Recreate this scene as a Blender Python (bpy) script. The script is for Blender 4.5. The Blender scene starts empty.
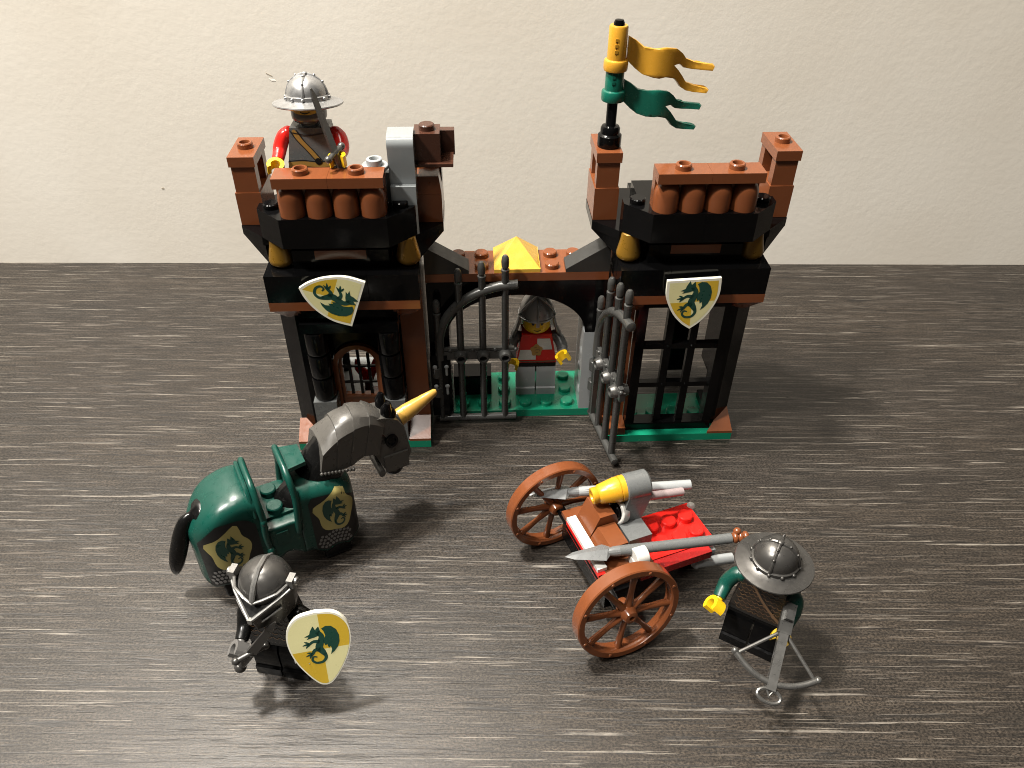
import bpy, bmesh, math, random
from mathutils import Vector, Matrix
from mathutils.geometry import delaunay_2d_cdt
R = math.radians
random.seed(7)
sc = bpy.context.scene
COL = sc.collection

# ---------------------------------------------------------------- camera (1 unit = 1 cm)
cam = bpy.data.cameras.new("camera")
cam.sensor_width = 36; cam.lens = 27.77; cam.clip_start = 0.5; cam.clip_end = 2000
co = bpy.data.objects.new("camera", cam); COL.objects.link(co)
co.location = (0, -23.4, 20.1)
co.rotation_euler = (Matrix.Rotation(R(90 - 38.6), 4, 'X') @ Matrix.Rotation(R(0.5), 4, 'Z')).to_euler()
sc.camera = co
# ---------------------------------------------------------------- world, lamps, exposure
w = bpy.data.worlds.new("World"); sc.world = w; w.use_nodes = True
w.node_tree.nodes["Background"].inputs[0].default_value = (1.0, 0.92, 0.82, 1)
w.node_tree.nodes["Background"].inputs[1].default_value = 0.045
def lamp(name, loc, target, size, power, col):
    l = bpy.data.lights.new(name, 'AREA'); l.shape = 'DISK'; l.size = size; l.energy = power; l.color = col
    o = bpy.data.objects.new(name, l); COL.objects.link(o); o.location = loc
    d = Vector(target) - Vector(loc); o.rotation_euler = d.to_track_quat('-Z', 'Y').to_euler()
    return o
lamp("cabinet_lamp", (-23, 1, 72), (0, -2, 0), 7, 108000, (1.0, 0.94, 0.85))
lamp("room_lamp", (-80, -42, 130), (0, 5, 4), 13, 320000, (1.0, 0.95, 0.87))
lamp("ceiling_lamp", (-28, -75, 190), (0, 5, 4), 44, 125000, (1.0, 0.95, 0.87))
sc.view_settings.view_transform = 'Standard'; sc.view_settings.look = 'None'
sc.view_settings.exposure = 0.0; sc.view_settings.gamma = 1.0
sc.cycles.max_bounces = 8; sc.cycles.sample_clamp_indirect = 3.0
sc.cycles.use_denoising = True; sc.cycles.filter_width = 1.0

# ---------------------------------------------------------------- materials
def nodes(name):
    m = bpy.data.materials.new(name); m.use_nodes = True
    nt = m.node_tree; return m, nt, nt.nodes, nt.links, nt.nodes["Principled BSDF"]
def ramp(n, stops):
    r = n.new("ShaderNodeValToRGB"); e = r.color_ramp.elements
    e[0].position, e[0].color = stops[0][0], (*stops[0][1], 1)
    e[1].position, e[1].color = stops[1][0], (*stops[1][1], 1)
    for p, c in stops[2:]:
        x = e.new(p); x.color = (*c, 1)
    return r
def plastic(name, col, rough=0.20, metal=0.0, var=0.035, bump=0.006, spec=0.5, trans=0.0):
    m, nt, n, l, b = nodes(name)
    tc = n.new("ShaderNodeTexCoord")
    nz = n.new("ShaderNodeTexNoise"); nz.inputs["Scale"].default_value = 1.7; nz.inputs["Detail"].default_value = 5
    l.new(tc.outputs["Object"], nz.inputs["Vector"])
    r = ramp(n, [(0.3, tuple(c * (1 - var) for c in col)), (0.7, tuple(min(1, c * (1 + var)) for c in col))])
    l.new(nz.outputs["Fac"], r.inputs[0]); l.new(r.outputs[0], b.inputs["Base Color"])
    n2 = n.new("ShaderNodeTexNoise"); n2.inputs["Scale"].default_value = 5; n2.inputs["Detail"].default_value = 3
    l.new(tc.outputs["Object"], n2.inputs["Vector"])
    mr = n.new("ShaderNodeMapRange"); mr.inputs["From Min"].default_value = 0.35; mr.inputs["From Max"].default_value = 0.75
    mr.inputs["To Min"].default_value = rough * 0.85; mr.inputs["To Max"].default_value = rough * 1.35
    l.new(n2.outputs["Fac"], mr.inputs["Value"]); l.new(mr.outputs[0], b.inputs["Roughness"])
    n3 = n.new("ShaderNodeTexNoise"); n3.inputs["Scale"].default_value = 1.2; n3.inputs["Detail"].default_value = 3
    l.new(tc.outputs["Object"], n3.inputs["Vector"])
    bp = n.new("ShaderNodeBump"); bp.inputs["Strength"].default_value = bump * 4; bp.inputs["Distance"].default_value = 0.05
    l.new(n3.outputs["Fac"], bp.inputs["Height"]); l.new(bp.outputs[0], b.inputs["Normal"])
    b.inputs["Metallic"].default_value = metal
    b.inputs["Specular IOR Level"].default_value = spec
    if trans: b.inputs["Transmission Weight"].default_value = trans
    return m
BLACK = plastic("black_plastic", (0.0024, 0.0024, 0.0026), 0.13, var=0.1, bump=0.002, spec=0.2)
BLACKM = plastic("black_satin_plastic", (0.004, 0.004, 0.004), 0.24, var=0.1, spec=0.35)
BROWN = plastic("reddish_brown_plastic", (0.158, 0.049, 0.018), 0.19)
DBROWN = plastic("dark_brown_plastic", (0.052, 0.021, 0.013), 0.24)
DGREY = plastic("dark_grey_plastic", (0.115, 0.12, 0.12), 0.26)
GREY = plastic("light_grey_plastic", (0.30, 0.315, 0.32), 0.22)
WHITE = plastic("white_plastic", (0.58, 0.57, 0.54), 0.25)
IRON = plastic("charcoal_gate_plastic", (0.042, 0.042, 0.040), 0.30, var=0.12)
GOLD = plastic("warm_gold_plastic", (0.47, 0.235, 0.022), 0.25)
PYR = plastic("bright_gold_plastic", (0.62, 0.37, 0.050), 0.25)
YELLOW = plastic("yellow_plastic", (0.80, 0.50, 0.012), 0.27)
CANON = plastic("orange_yellow_plastic", (0.58, 0.295, 0.018), 0.27)
RED = plastic("red_plastic", (0.56, 0.014, 0.010), 0.22)
BGREEN = plastic("green_base_plastic", (0.006, 0.19, 0.105), 0.22)
DGREEN = plastic("dark_green_plastic", (0.0035, 0.046, 0.034), 0.30)
SILVER = plastic("silver_painted_plastic", (0.36, 0.36, 0.36), 0.32, metal=0.75)
GUN = plastic("gunmetal_plastic", (0.085, 0.082, 0.078), 0.30, metal=0.65)
STEEL = plastic("pearl_grey_plastic", (0.11, 0.108, 0.103), 0.30, metal=0.6)
PEARL = plastic("shaded_pearl_gold", (0.20, 0.105, 0.012), 0.32, metal=0.3)  # gold darkened: shade under the tower overhang put into the cone colour
CREAM = plastic("pale_yellow_print", (0.72, 0.68, 0.36), 0.3)
MUSTARD = plastic("mustard_print", (0.60, 0.40, 0.035), 0.3)
IVORY = plastic("ivory_shield_plastic", (0.78, 0.76, 0.64), 0.28)
DRAGON = plastic("dragon_green_print", (0.012, 0.055, 0.040), 0.3)
PALEGOLD = plastic("pale_gold_print", (0.42, 0.36, 0.13), 0.35)
MAILGREY = plastic("grey_mail_print", (0.17, 0.165, 0.16), 0.4)
BROWNP = plastic("brown_line_print", (0.13, 0.075, 0.040), 0.45)
STRAP = plastic("gold_strap_print", (0.34, 0.19, 0.045), 0.4)
INK = plastic("black_ink_print", (0.008, 0.008, 0.008), 0.4)
CHARC = plastic("horse_armour_plastic", (0.070, 0.066, 0.060), 0.30)

def table_mat():
    m, nt, n, l, b = nodes("dark_wood_laminate")
    tc = n.new("ShaderNodeTexCoord")
    def nz(sx, sy, det, rough=0.6, dist=0.0, off=0):
        mp = n.new("ShaderNodeMapping"); mp.inputs["Scale"].default_value = (sx, sy, 1); mp.inputs["Location"].default_value = (off, off * .7, 0)
        l.new(tc.outputs["Object"], mp.inputs["Vector"])
        t = n.new("ShaderNodeTexNoise"); t.inputs["Scale"].default_value = 1; t.inputs["Detail"].default_value = det
        t.inputs["Roughness"].default_value = rough; t.inputs["Distortion"].default_value = dist
        l.new(mp.outputs[0], t.inputs["Vector"]); return t.outputs["Fac"]
    def mix(fac, a, c, mode='MIX'):
        x = n.new("ShaderNodeMix"); x.data_type = 'RGBA'; x.blend_type = mode
        for s, v in ((x.inputs[0], fac), (x.inputs[6], a), (x.inputs[7], c)):
            if hasattr(v, "is_output"): l.new(v, s)
            else: s.default_value = v
        return x.outputs[2]
    grain = nz(0.36, 8.0, 9, 0.80, 0.5)
    r1 = ramp(n, [(0.32, (0.0085, 0.0070, 0.0058)), (0.50, (0.0225, 0.0186, 0.0153)), (0.70, (0.047, 0.0385, 0.031))]); l.new(grain, r1.inputs[0])
    broad = nz(0.045, 0.22, 3, 0.5, 0.3, 5)
    r2 = ramp(n, [(0.35, (0.85, 0.85, 0.86)), (0.65, (1.12, 1.08, 1.03))]); l.new(broad, r2.inputs[0])
    c = mix(1.0, r1.outputs[0], r2.outputs[0], 'MULTIPLY')
    fine = nz(13.0, 19.0, 3, 0.7, 0.0, 11)
    r3 = ramp(n, [(0.41, (0.28, 0.28, 0.28)), (0.60, (1.75, 1.72, 1.68))]); l.new(fine, r3.inputs[0])
    c = mix(1.0, c, r3.outputs[0], 'MULTIPLY')
    def streaks(sx, sy, off, lo, hi):
        st = nz(sx, sy, 2.0, 0.45, 0.9, off)
        r4 = ramp(n, [(lo, (0, 0, 0)), (hi, (1, 1, 1))]); l.new(st, r4.inputs[0])
        r5 = ramp(n, [(0.40, (0, 0, 0)), (0.58, (1, 1, 1))]); l.new(nz(0.7, 3.5, 8, 0.78, 0, off + 8), r5.inputs[0])
        return mix(1.0, r4.outputs[0], r5.outputs[0], 'MULTIPLY')
    k1 = streaks(0.24, 16.0, 23, 0.642, 0.650); k2 = streaks(0.45, 20.0, 61, 0.640, 0.650); k3 = streaks(0.34, 15.0, 47, 0.580, 0.592)
    c = mix(k3, c, (0.006, 0.005, 0.0045, 1))
    c = mix(k2, c, (0.085, 0.072, 0.060, 1))
    c = mix(k1, c, (0.185, 0.165, 0.14, 1))
    l.new(c, b.inputs["Base Color"])
    mr = n.new("ShaderNodeMapRange"); mr.inputs["From Min"].default_value = 0.3; mr.inputs["From Max"].default_value = 0.7
    mr.inputs["To Min"].default_value = 0.33; mr.inputs["To Max"].default_value = 0.46
    l.new(fine, mr.inputs["Value"]); l.new(mr.outputs[0], b.inputs["Roughness"])
    ad = n.new("ShaderNodeMath"); ad.operation = 'ADD'; l.new(grain, ad.inputs[0]); l.new(fine, ad.inputs[1])
    bp = n.new("ShaderNodeBump"); bp.inputs["Strength"].default_value = 0.28; bp.inputs["Distance"].default_value = 0.016
    ad2 = n.new("ShaderNodeMath"); ad2.operation = 'MULTIPLY_ADD'; l.new(k1, ad2.inputs[0]); ad2.inputs[1].default_value = 1.6; l.new(ad.outputs[0], ad2.inputs[2])
    ad3 = n.new("ShaderNodeMath"); ad3.operation = 'MULTIPLY_ADD'; l.new(k3, ad3.inputs[0]); ad3.inputs[1].default_value = -1.4; l.new(ad2.outputs[0], ad3.inputs[2])
    l.new(ad3.outputs[0], bp.inputs["Height"]); l.new(bp.outputs[0], b.inputs["Normal"])
    b.inputs["Specular IOR Level"].default_value = 0.46
    return m
def wall_mat():
    m, nt, n, l, b = nodes("cream_wall_paint")
    tc = n.new("ShaderNodeTexCoord")
    def nz(s, d, r=0.5):
        t = n.new("ShaderNodeTexNoise"); t.inputs["Scale"].default_value = s; t.inputs["Detail"].default_value = d; t.inputs["Roughness"].default_value = r
        l.new(tc.outputs["Object"], t.inputs["Vector"]); return t.outputs["Fac"]
    r = ramp(n, [(0.3, (0.69, 0.64, 0.56)), (0.7, (0.76, 0.72, 0.65))]); l.new(nz(0.12, 4), r.inputs[0])
    l.new(r.outputs[0], b.inputs["Base Color"]); b.inputs["Roughness"].default_value = 0.55
    a = nz(2.9, 3, 0.55); c = nz(8.0, 2)
    mu = n.new("ShaderNodeMath"); mu.operation = 'MULTIPLY_ADD'; mu.inputs[1].default_value = 0.22
    l.new(c, mu.inputs[0]); l.new(a, mu.inputs[2])
    bp = n.new("ShaderNodeBump"); bp.inputs["Strength"].default_value = 0.115; bp.inputs["Distance"].default_value = 0.06
    l.new(mu.outputs[0], bp.inputs["Height"]); l.new(bp.outputs[0], b.inputs["Normal"])
    return m

# ---------------------------------------------------------------- mesh helpers
def basis(o, x, y, z):
    x, y, z, o = map(Vector, (x, y, z, o))
    return Matrix(((x.x, y.x, z.x, o.x), (x.y, y.y, z.y, o.y), (x.z, y.z, z.z, o.z), (0, 0, 0, 1)))
def along(p, d, up=(0, 0, 1)):                 # matrix with local z along d
    z = Vector(d).normalized(); u = Vector(up)
    if abs(z.dot(u)) > 0.98: u = Vector((0, 1, 0))
    x = u.cross(z).normalized(); y = z.cross(x)
    return basis(p, x, y, z)
T = Matrix.Translation
def RX(a): return Matrix.Rotation(R(a), 4, 'X')
def RY(a): return Matrix.Rotation(R(a), 4, 'Y')
def RZ(a): return Matrix.Rotation(R(a), 4, 'Z')
XZ = basis((0, 0, 0), (1, 0, 0), (0, 0, 1), (0, -1, 0))     # drawing plane: x right, y up, depth towards viewer

class MB:
    def __init__(s): s.v, s.f, s.mi, s.m = [], [], [], 0
    def add(s, vs, fs, M=None):
        b = len(s.v)
        s.v += [(M @ Vector(p)) if M else Vector(p) for p in vs]
        s.f += [tuple(b + i for i in f) for f in fs]; s.mi += [s.m] * len(fs)
        return s
    def bmadd(s, bm, bev=0.0, M=None, seg=2):
        if bev > 0:
            bmesh.ops.bevel(bm, geom=[e for e in bm.edges if len(e.link_faces) == 2 and e.calc_face_angle(0) > 0.4], offset=bev, segments=seg, profile=0.6, affect='EDGES', clamp_overlap=True)
        bm.verts.index_update()
        s.add([v.co.copy() for v in bm.verts], [[v.index for v in f.verts] for f in bm.faces], M); bm.free(); return s
    def box(s, a, b, bev=0.02, M=None):
        bm = bmesh.new()
        x0, y0, z0 = a; x1, y1, z1 = b
        vs = [bm.verts.new(p) for p in [(x0, y0, z0), (x1, y0, z0), (x1, y1, z0), (x0, y1, z0), (x0, y0, z1), (x1, y0, z1), (x1, y1, z1), (x0, y1, z1)]]
        for f in [(0, 3, 2, 1), (4, 5, 6, 7), (0, 1, 5, 4), (1, 2, 6, 5), (2, 3, 7, 6), (3, 0, 4, 7)]: bm.faces.new([vs[i] for i in f])
        return s.bmadd(bm, bev, M)
    def hexa(s, p8, bev=0.02, M=None):
        bm = bmesh.new(); vs = [bm.verts.new(p) for p in p8]
        for f in [(0, 3, 2, 1), (4, 5, 6, 7), (0, 1, 5, 4), (1, 2, 6, 5), (2, 3, 7, 6), (3, 0, 4, 7)]: bm.faces.new([vs[i] for i in f])
        return s.bmadd(bm, bev, M)
    def prism(s, pts, d, M=None, bev=0.02, z0=0.0):
        a = sum(pts[i][0] * pts[(i + 1) % len(pts)][1] - pts[(i + 1) % len(pts)][0] * pts[i][1] for i in range(len(pts)))
        if a < 0: pts = pts[::-1]
        bm = bmesh.new(); n = len(pts)
        lo = [bm.verts.new((p[0], p[1], z0)) for p in pts]; hi = [bm.verts.new((p[0], p[1], z0 + d)) for p in pts]
        bm.faces.new(lo[::-1]); bm.faces.new(hi)
        for i in range(n): bm.faces.new([lo[i], lo[(i + 1) % n], hi[(i + 1) % n], hi[i]])
        return s.bmadd(bm, bev, M)
    def lathe(s, prof, M=None, seg=28, caps=True):
        vs, fs = [], []; n = len(prof)
        for r, z in prof:
            for k in range(seg):
                a = 2 * math.pi * k / seg; vs.append((r * math.cos(a), r * math.sin(a), z))
        for i in range(n - 1):
            for k in range(seg):
                k2 = (k + 1) % seg; fs.append((i * seg + k, i * seg + k2, (i + 1) * seg + k2, (i + 1) * seg + k))
        if caps and prof[0][0] > 1e-5: fs.append(tuple(range(seg))[::-1])
        if caps and prof[-1][0] > 1e-5: fs.append(tuple((n - 1) * seg + k for k in range(seg)))
        return s.add(vs, fs, M)
    def cyl(s, p0, p1, r0, r1=None, bev=0.02, seg=24):
        r1 = r0 if r1 is None else r1; p0, p1 = Vector(p0), Vector(p1); L = (p1 - p0).length; b = min(bev, L * .3, r0 * .5 + 1e-4)
        pr = [(max(r0 - b, 1e-4), 0), (r0, b), (r1, L - b), (max(r1 - b, 1e-4), L)]
        return s.lathe(pr, along(p0, p1 - p0), seg)
    def stud(s, x, y, z, hollow=False, r=0.24, h=0.17):
        if hollow: pr = [(r, -.01), (r, h - .03), (r - .025, h), (r - .08, h), (r - .09, h - .02), (r - .09, .03), (0.0, .03)]
        else: pr = [(r, -.01), (r, h - .03), (r - .03, h), (0.0, h)]
        return s.lathe(pr, T((x, y, z)), 20)
    def tube(s, pts, rad, seg=12, M=None):
        pts = [Vector(p) for p in pts]; n = len(pts)
        rads = rad if isinstance(rad, (list, tuple)) else [rad] * n
        vs, fs = [], []; t0 = (pts[1] - pts[0]).normalized()
        u = Vector((0, 0, 1)) if abs(t0.z) < .9 else Vector((1, 0, 0)); u = (u - t0 * u.dot(t0)).normalized()
        for i in range(n):
            t = (pts[min(i + 1, n - 1)] - pts[max(i - 1, 0)]).normalized(); u = (u - t * u.dot(t)).normalized(); v = t.cross(u)
            for k in range(seg):
                a = 2 * math.pi * k / seg; vs.append(pts[i] + (u * math.cos(a) + v * math.sin(a)) * rads[i])
        for i in range(n - 1):
            for k in range(seg):
                k2 = (k + 1) % seg; fs.append((i * seg + k, i * seg + k2, (i + 1) * seg + k2, (i + 1) * seg + k))
        # rounded ends
        b = len(vs)
        e0 = pts[0] - t0 * rads[0] * .35; e1 = pts[-1] + (pts[-1] - pts[-2]).normalized() * rads[-1] * .35
        vs += [e0, e1]
        for k in range(seg):
            k2 = (k + 1) % seg; fs.append((b, k2, k)); fs.append((b + 1, (n - 1) * seg + k, (n - 1) * seg + k2))
        return s.add(vs, fs, M)
    def ball(s, c, r, sc3=(1, 1, 1), M=None, seg=18):
        m = (M or Matrix()) @ T(c) @ Matrix.Diagonal((*sc3, 1))
        return s.lathe([(max(r * math.sin(math.pi * i / 10), 1e-6 if i in (0, 10) else 0), -r * math.cos(math.pi * i / 10)) for i in range(11)], m, seg)
    def poly(s, pts, M=None): return s.add(pts, [tuple(range(len(pts)))], M)
    def build(s, name, mats, parent=None, loc=None, smooth=38):
        me = bpy.data.meshes.new(name); me.from_pydata([tuple(v) for v in s.v], [], s.f)
        mats = mats if isinstance(mats, (list, tuple)) else [mats]
        for m in mats: me.materials.append(m)
        me.polygons.foreach_set("material_index", s.mi)
        me.polygons.foreach_set("use_smooth", [True] * len(s.f)); me.update(); me.validate()
        me.set_sharp_from_angle(angle=R(smooth))
        o = bpy.data.objects.new(name, me); COL.objects.link(o)
        if parent: o.parent = parent
        if loc: o.location = loc
        return o
def thing(name, label, cat, loc=(0, 0, 0), rz=0, M=None, group=None):
    o = bpy.data.objects.new(name, None); COL.objects.link(o); o.empty_display_size = .3
    if M: o.matrix_world = M
    else: o.location = loc; o.rotation_euler = (0, 0, R(rz))
    o["label"] = label; o["category"] = cat
    if group: o["group"] = group
    return o
def arc(cx, cy, r, a0, a1, n, ry=None):
    ry = r if ry is None else ry
    return [(cx + r * math.cos(R(a0 + (a1 - a0) * i / n)), cy + ry * math.sin(R(a0 + (a1 - a0) * i / n))) for i in range(n + 1)]
def spline(pts, n=6):
    P = [Vector(p) for p in pts]; out = []
    for i in range(len(P) - 1):
        p0, p1, p2, p3 = P[max(i - 1, 0)], P[i], P[i + 1], P[min(i + 2, len(P) - 1)]
        for k in range(n):
            t = k / n
            out.append(0.5 * ((2 * p1) + (p2 - p0) * t + (2 * p0 - 5 * p1 + 4 * p2 - p3) * t * t + (3 * p1 - p0 - 3 * p2 + p3) * t ** 3))
    return out + [P[-1]]

# dragon crest, drawn in a -1..1 box and laid on a surface by the function put(x, y)
def strip(mb, pts, wid, put, n=5):
    P = spline([(p[0], p[1], w_) for p, w_ in zip(pts, wid)], n); vs, fs = [], []
    for i, p in enumerate(P):
        a, b = P[max(i - 1, 0)], P[min(i + 1, len(P) - 1)]; d = Vector((b.x - a.x, b.y - a.y)).normalized()
        vs += [put(p.x - d.y * p.z, p.y + d.x * p.z), put(p.x + d.y * p.z, p.y - d.x * p.z)]
    for i in range(len(P) - 1): fs.append((2 * i, 2 * i + 1, 2 * i + 3, 2 * i + 2))
    mb.add(vs, fs)
def dragon(mb, put):
    mb.add([put(*p) for p in [(-.60, .50), (-.38, .60), (-.34, .74), (-.20, .98), (-.13, .78), (.02, .93), (.06, .70), (-.02, .48), (-.20, .42), (-.34, .40), (-.52, .36), (-.42, .47)]], [tuple(range(12))])
    strip(mb, [(-.05, .66), (.08, .42), (.0, .12), (-.08, -.12), (.04, -.36), (.12, -.52)], [.10, .11, .14, .15, .12, .08], put)
    strip(mb, [(.10, -.44), (.13, -.66), (-.02, -.85), (-.28, -.86), (-.43, -.70), (-.36, -.54), (-.22, -.58)], [.08, .065, .06, .055, .05, .04, .03], put)
    wing = [(.12, .16), (.24, .42), (.20, .66), (.12, .80), (.30, .90), (.52, .86), (.70, .66), (.78, .36), (.76, .04), (.66, -.22), (.50, -.42), (.34, -.54), (.42, -.30), (.38, -.12), (.30, -.20), (.26, .0), (.18, -.06)]
    mb.add([put(*p) for p in wing], [tuple(range(len(wing)))])
    strip(mb, [(-.02, .16), (-.26, .22), (-.46, .10)], [.10, .07, .05], put)
    strip(mb, [(-.04, -.22), (-.26, -.22), (-.40, -.42)], [.12, .08, .06], put)
    for a, b in [((-.44, .12), (-.64, .26)), ((-.46, .10), (-.72, .08)), ((-.44, .10), (-.60, -.06)), ((-.38, -.38), (-.60, -.30)), ((-.40, -.42), (-.66, -.48)), ((-.40, -.42), (-.52, -.60))]:
        strip(mb, [a, ((a[0] + b[0]) / 2, (a[1] + b[1]) / 2 + .02), b], [.05, .045, .012], put, 3)
def clip(poly, nx, ny, d):                     # keep the side nx*x+ny*y >= d
    out = []
    for i in range(len(poly)):
        a, b = poly[i], poly[(i + 1) % len(poly)]; fa, fb = nx * a[0] + ny * a[1] - d, nx * b[0] + ny * b[1] - d
        if fa >= 0: out.append(a)
        if fa * fb < 0:
            t = fa / (fa - fb); out.append((a[0] + (b[0] - a[0]) * t, a[1] + (b[1] - a[1]) * t))
    return out
def crest_shield(outline, cx, cy, depth, scale, inset, dc, name, parent, first_gold, curve=0.0):
    bow = lambda x, y, z: Vector((x, y, z - curve * x * x - curve * .4 * y * y))
    mb = MB(); mb.prism(outline, depth, None, 0.035)
    inn = [(cx + (x - cx) * inset, cy + (y - cy) * inset) for x, y in outline]
    for i, (sx, sy) in enumerate([(-1, 1), (1, 1), (1, -1), (-1, -1)]):
        q = clip(clip(inn, sx, 0, sx * cx), 0, sy, sy * cy)
        mb.m = 2 if (i % 2 == 0) == first_gold else 1
        mb.poly([(x, y, depth + .004) for x, y in q])
    mb.m = 3
    dragon(mb, lambda x, y: Vector((dc[0] + x * scale, dc[1] + y * scale, depth + .009)))
    o = mb.build(name, [IVORY, CREAM, MUSTARD, DRAGON], parent)
    return o

# ================================================================ setting: table and wall
t = MB(); t.box((-110, -70, -2.5), (110, 13.5, 0), 0.0)
tb = t.build("table_top", table_mat()); tb["kind"] = "structure"
wl = MB()
wl.box((-150, 0, -40), (150, 2, 120), 0.0)
wl.m = 1
def chip(x, z, pts): wl.prism(pts, .008, T((x, 0, z)) @ XZ, 0)
chip(-10.55, 9.22, [(-.15, .12), (-.04, .06), (.11, -.02), (.13, -.06), (.02, -.01), (-.12, .06)])
chip(-16.5, 4.0, [(-.07, .03), (.04, .05), (.08, -.02), (-.03, -.05)])
wl.m = 2; chip(-10.48, 9.04, [(-.12, .03), (.10, .0), (.17, -.06), (.0, -.07)])
wo = wl.build("wall", [wall_mat(), plastic("wall_scuff", (0.36, 0.315, 0.25), .6), plastic("bare_plaster", (0.85, 0.82, 0.76), .6)]); wo["kind"] = "structure"
wo.location = (0, 11.5, 0); wo.rotation_euler = (0, 0, R(0.75))

# ================================================================ castle
CX, CY, YAW = 0.23, -1.83, 2.9
castle = thing("toy_castle", "black and brown toy brick castle with two towers, open gates and a flag", "toy castle", (CX, CY, 0), YAW)
LIFT = 0.0
def P(name, mb, mat, parent=castle, label=None):
    for v in mb.v: v.z += LIFT
    o = mb.build(name, mat, parent)
    if label: o["label"] = label
    return o
PL, BR = 0.32, 0.96
for s, cx in ((-1, -5.6), (1, 5.6)):
    LIFT = 0.0
    g = MB(); dep = 4.8 if s < 0 else 2.4
    g.box((cx - 2.4, 0, 0), (cx + 2.4, dep, PL), .02)
    for i in range(6):
        for j in range(1, int(dep / .8)): g.stud(cx - 2 + .8 * i, .4 + .8 * j, PL)
    P("base_plate", g, BGREEN)
    inn = -s                                              # direction of the gate
    # brown corner slopes on the base front
    for side in (-1, 1):
        if side == s and s == 1:      # triangular corner slope
            c = MB(); x1 = cx + side * 2.4
            c.hexa([(x1 - .95, 0, PL), (x1, 0, PL), (x1, 1.15, PL), (x1 - .05, 1.15, PL), (x1 - .95, 0, PL + .10), (x1, 0, PL + .10), (x1, 1.1, PL + .5), (x1 - .1, 1.1, PL + .5)], .015)
            P("corner_slope", c, BROWN)
        elif side == inn and s == 1:
            c = MB(); c.box((cx + side * 2.4, .05, PL), (cx + side * 1.62, .8, PL + .32), .02); P("corner_slope", c, BROWN)
        else:
            a, b = sorted((cx + side * 2.4, cx + side * 1.62)); c = MB()
            c.hexa([(a, 0, PL), (b, 0, PL), (b, .8, PL), (a, .8, PL), (a, 0, PL + .10), (b, 0, PL + .10), (b, .78, PL + .58), (a, .78, PL + .58)], .015)
            P("corner_slope", c, BROWN)
    # outer corner panel (chamfered) and inner brown panel
    xo = cx + s * 2.4
    pan = [(xo - s * .82, .80), (xo - s * .82, .42), (xo - s * .62, .42), (xo, 1.0), (xo, 4.4), (xo - s * .16, 4.4), (xo - s * .16, 1.1), (xo - s * .68, .62), (xo - s * .68, .80)]
    c = MB(); c.prism(pan, 5.44, None, .015, z0=PL + PL); P("corner_panel", c, BLACK)
    c = MB(); c.box((xo - s * .85, .84, PL), (xo - s * .17, 2.2, PL + PL), .02); P("corner_block", c, BLACK)
    xi = cx + inn * 2.4
    a, b = sorted((xi, xi - inn * .78))
    c = MB(); c.box((a, .80, PL), (b, 1.58, 6.08), .02); P("brown_panel", c, BROWN)
    c = MB(); a2, b2 = sorted((xi, xi - inn * .16)); c.box((a2, 1.60, PL), (b2, 4.4, 6.08), .015); P("side_panel", c, BLACK)
    LIFT = 0.64                                           # the courses above the tall panels
    c = MB(); c.box((cx - 2.4, 0, 5.44), (cx + 2.4, 4.6, 5.76), .018)
    P("belt_plate", c, BROWN)
    for side in (-1, 1):
        xx = cx + side * 2.4
        a, b = xx, xx - side * .9
        c = MB(); zt, zb = 5.44, 4.86
        c.hexa([(min(a - side * .38, b), .55, zb), (max(a - side * .38, b), .55, zb), (max(a - side * .38, b), 1.6, zb), (min(a - side * .38, b), 1.6, zb), (min(a, b), .02, zt), (max(a, b), .02, zt), (max(a, b), 1.6, zt), (min(a, b), 1.6, zt)], .015)
        P("belt_corner", c, BROWN)
    # black brick course
    c = MB()
    for k in range(3): c.box((cx - 2.4 + 1.6 * k + .006, 0, 5.765), (cx - .8 + 1.6 * k - .006, .79, 6.72), .022)
    c.box((cx - 2.4, .80, 5.76), (cx - 1.61, 4.6, 6.72), .018); c.box((cx + 1.61, .80, 5.76), (cx + 2.4, 4.6, 6.72), .018); c.box((cx - 1.6, 3.8, 5.76), (cx + 1.6, 4.6, 6.72), .018)
    P("brick_course", c, BLACK)
    # neck
    c = MB(); c.box((cx - 1.5, .46, 6.72), (cx + 1.5, 4.4, 7.04), .015); c.box((cx - 1.5, .46, 7.04), (cx - .81, 4.4, 7.36), .015); c.box((cx + .81, .46, 7.04), (cx + 1.5, 4.4, 7.36), .015)
    c.box((cx - .8, 1.7, 7.04), (cx + .8, 4.4, 7.36), .015); c.box((cx - 1.6, .80, 7.36), (cx + 1.6, 4.4, 7.68), .015)
    P("neck_course", c, BLACK)
    c = MB(); c.box((cx - .8, .45, 7.045), (cx + .8, 1.6, 7.355), .015); P("neck_plate", c, BROWN)
    # gold cones on the corners
    for side in (-1, 1):
        for y in (.78,):
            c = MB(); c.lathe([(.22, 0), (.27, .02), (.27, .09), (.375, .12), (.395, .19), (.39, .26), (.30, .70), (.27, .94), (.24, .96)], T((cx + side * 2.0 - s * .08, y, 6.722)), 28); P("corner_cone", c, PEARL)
    # wing plate and inverted slopes
    oct1 = [(cx - 1.7, .84), (cx + 1.7, .84), (cx + 2.42, .84), (cx + 3.2, 1.6), (cx + 3.2, 3.2), (cx + 2.4, 4.0), (cx - 2.4, 4.0), (cx - 3.2, 3.2), (cx - 3.2, 1.6), (cx - 2.42, .84)]
    c = MB(); c.prism(oct1, .30, None, .018, z0=7.37); P("wing_plate", c, BLACK)
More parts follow.
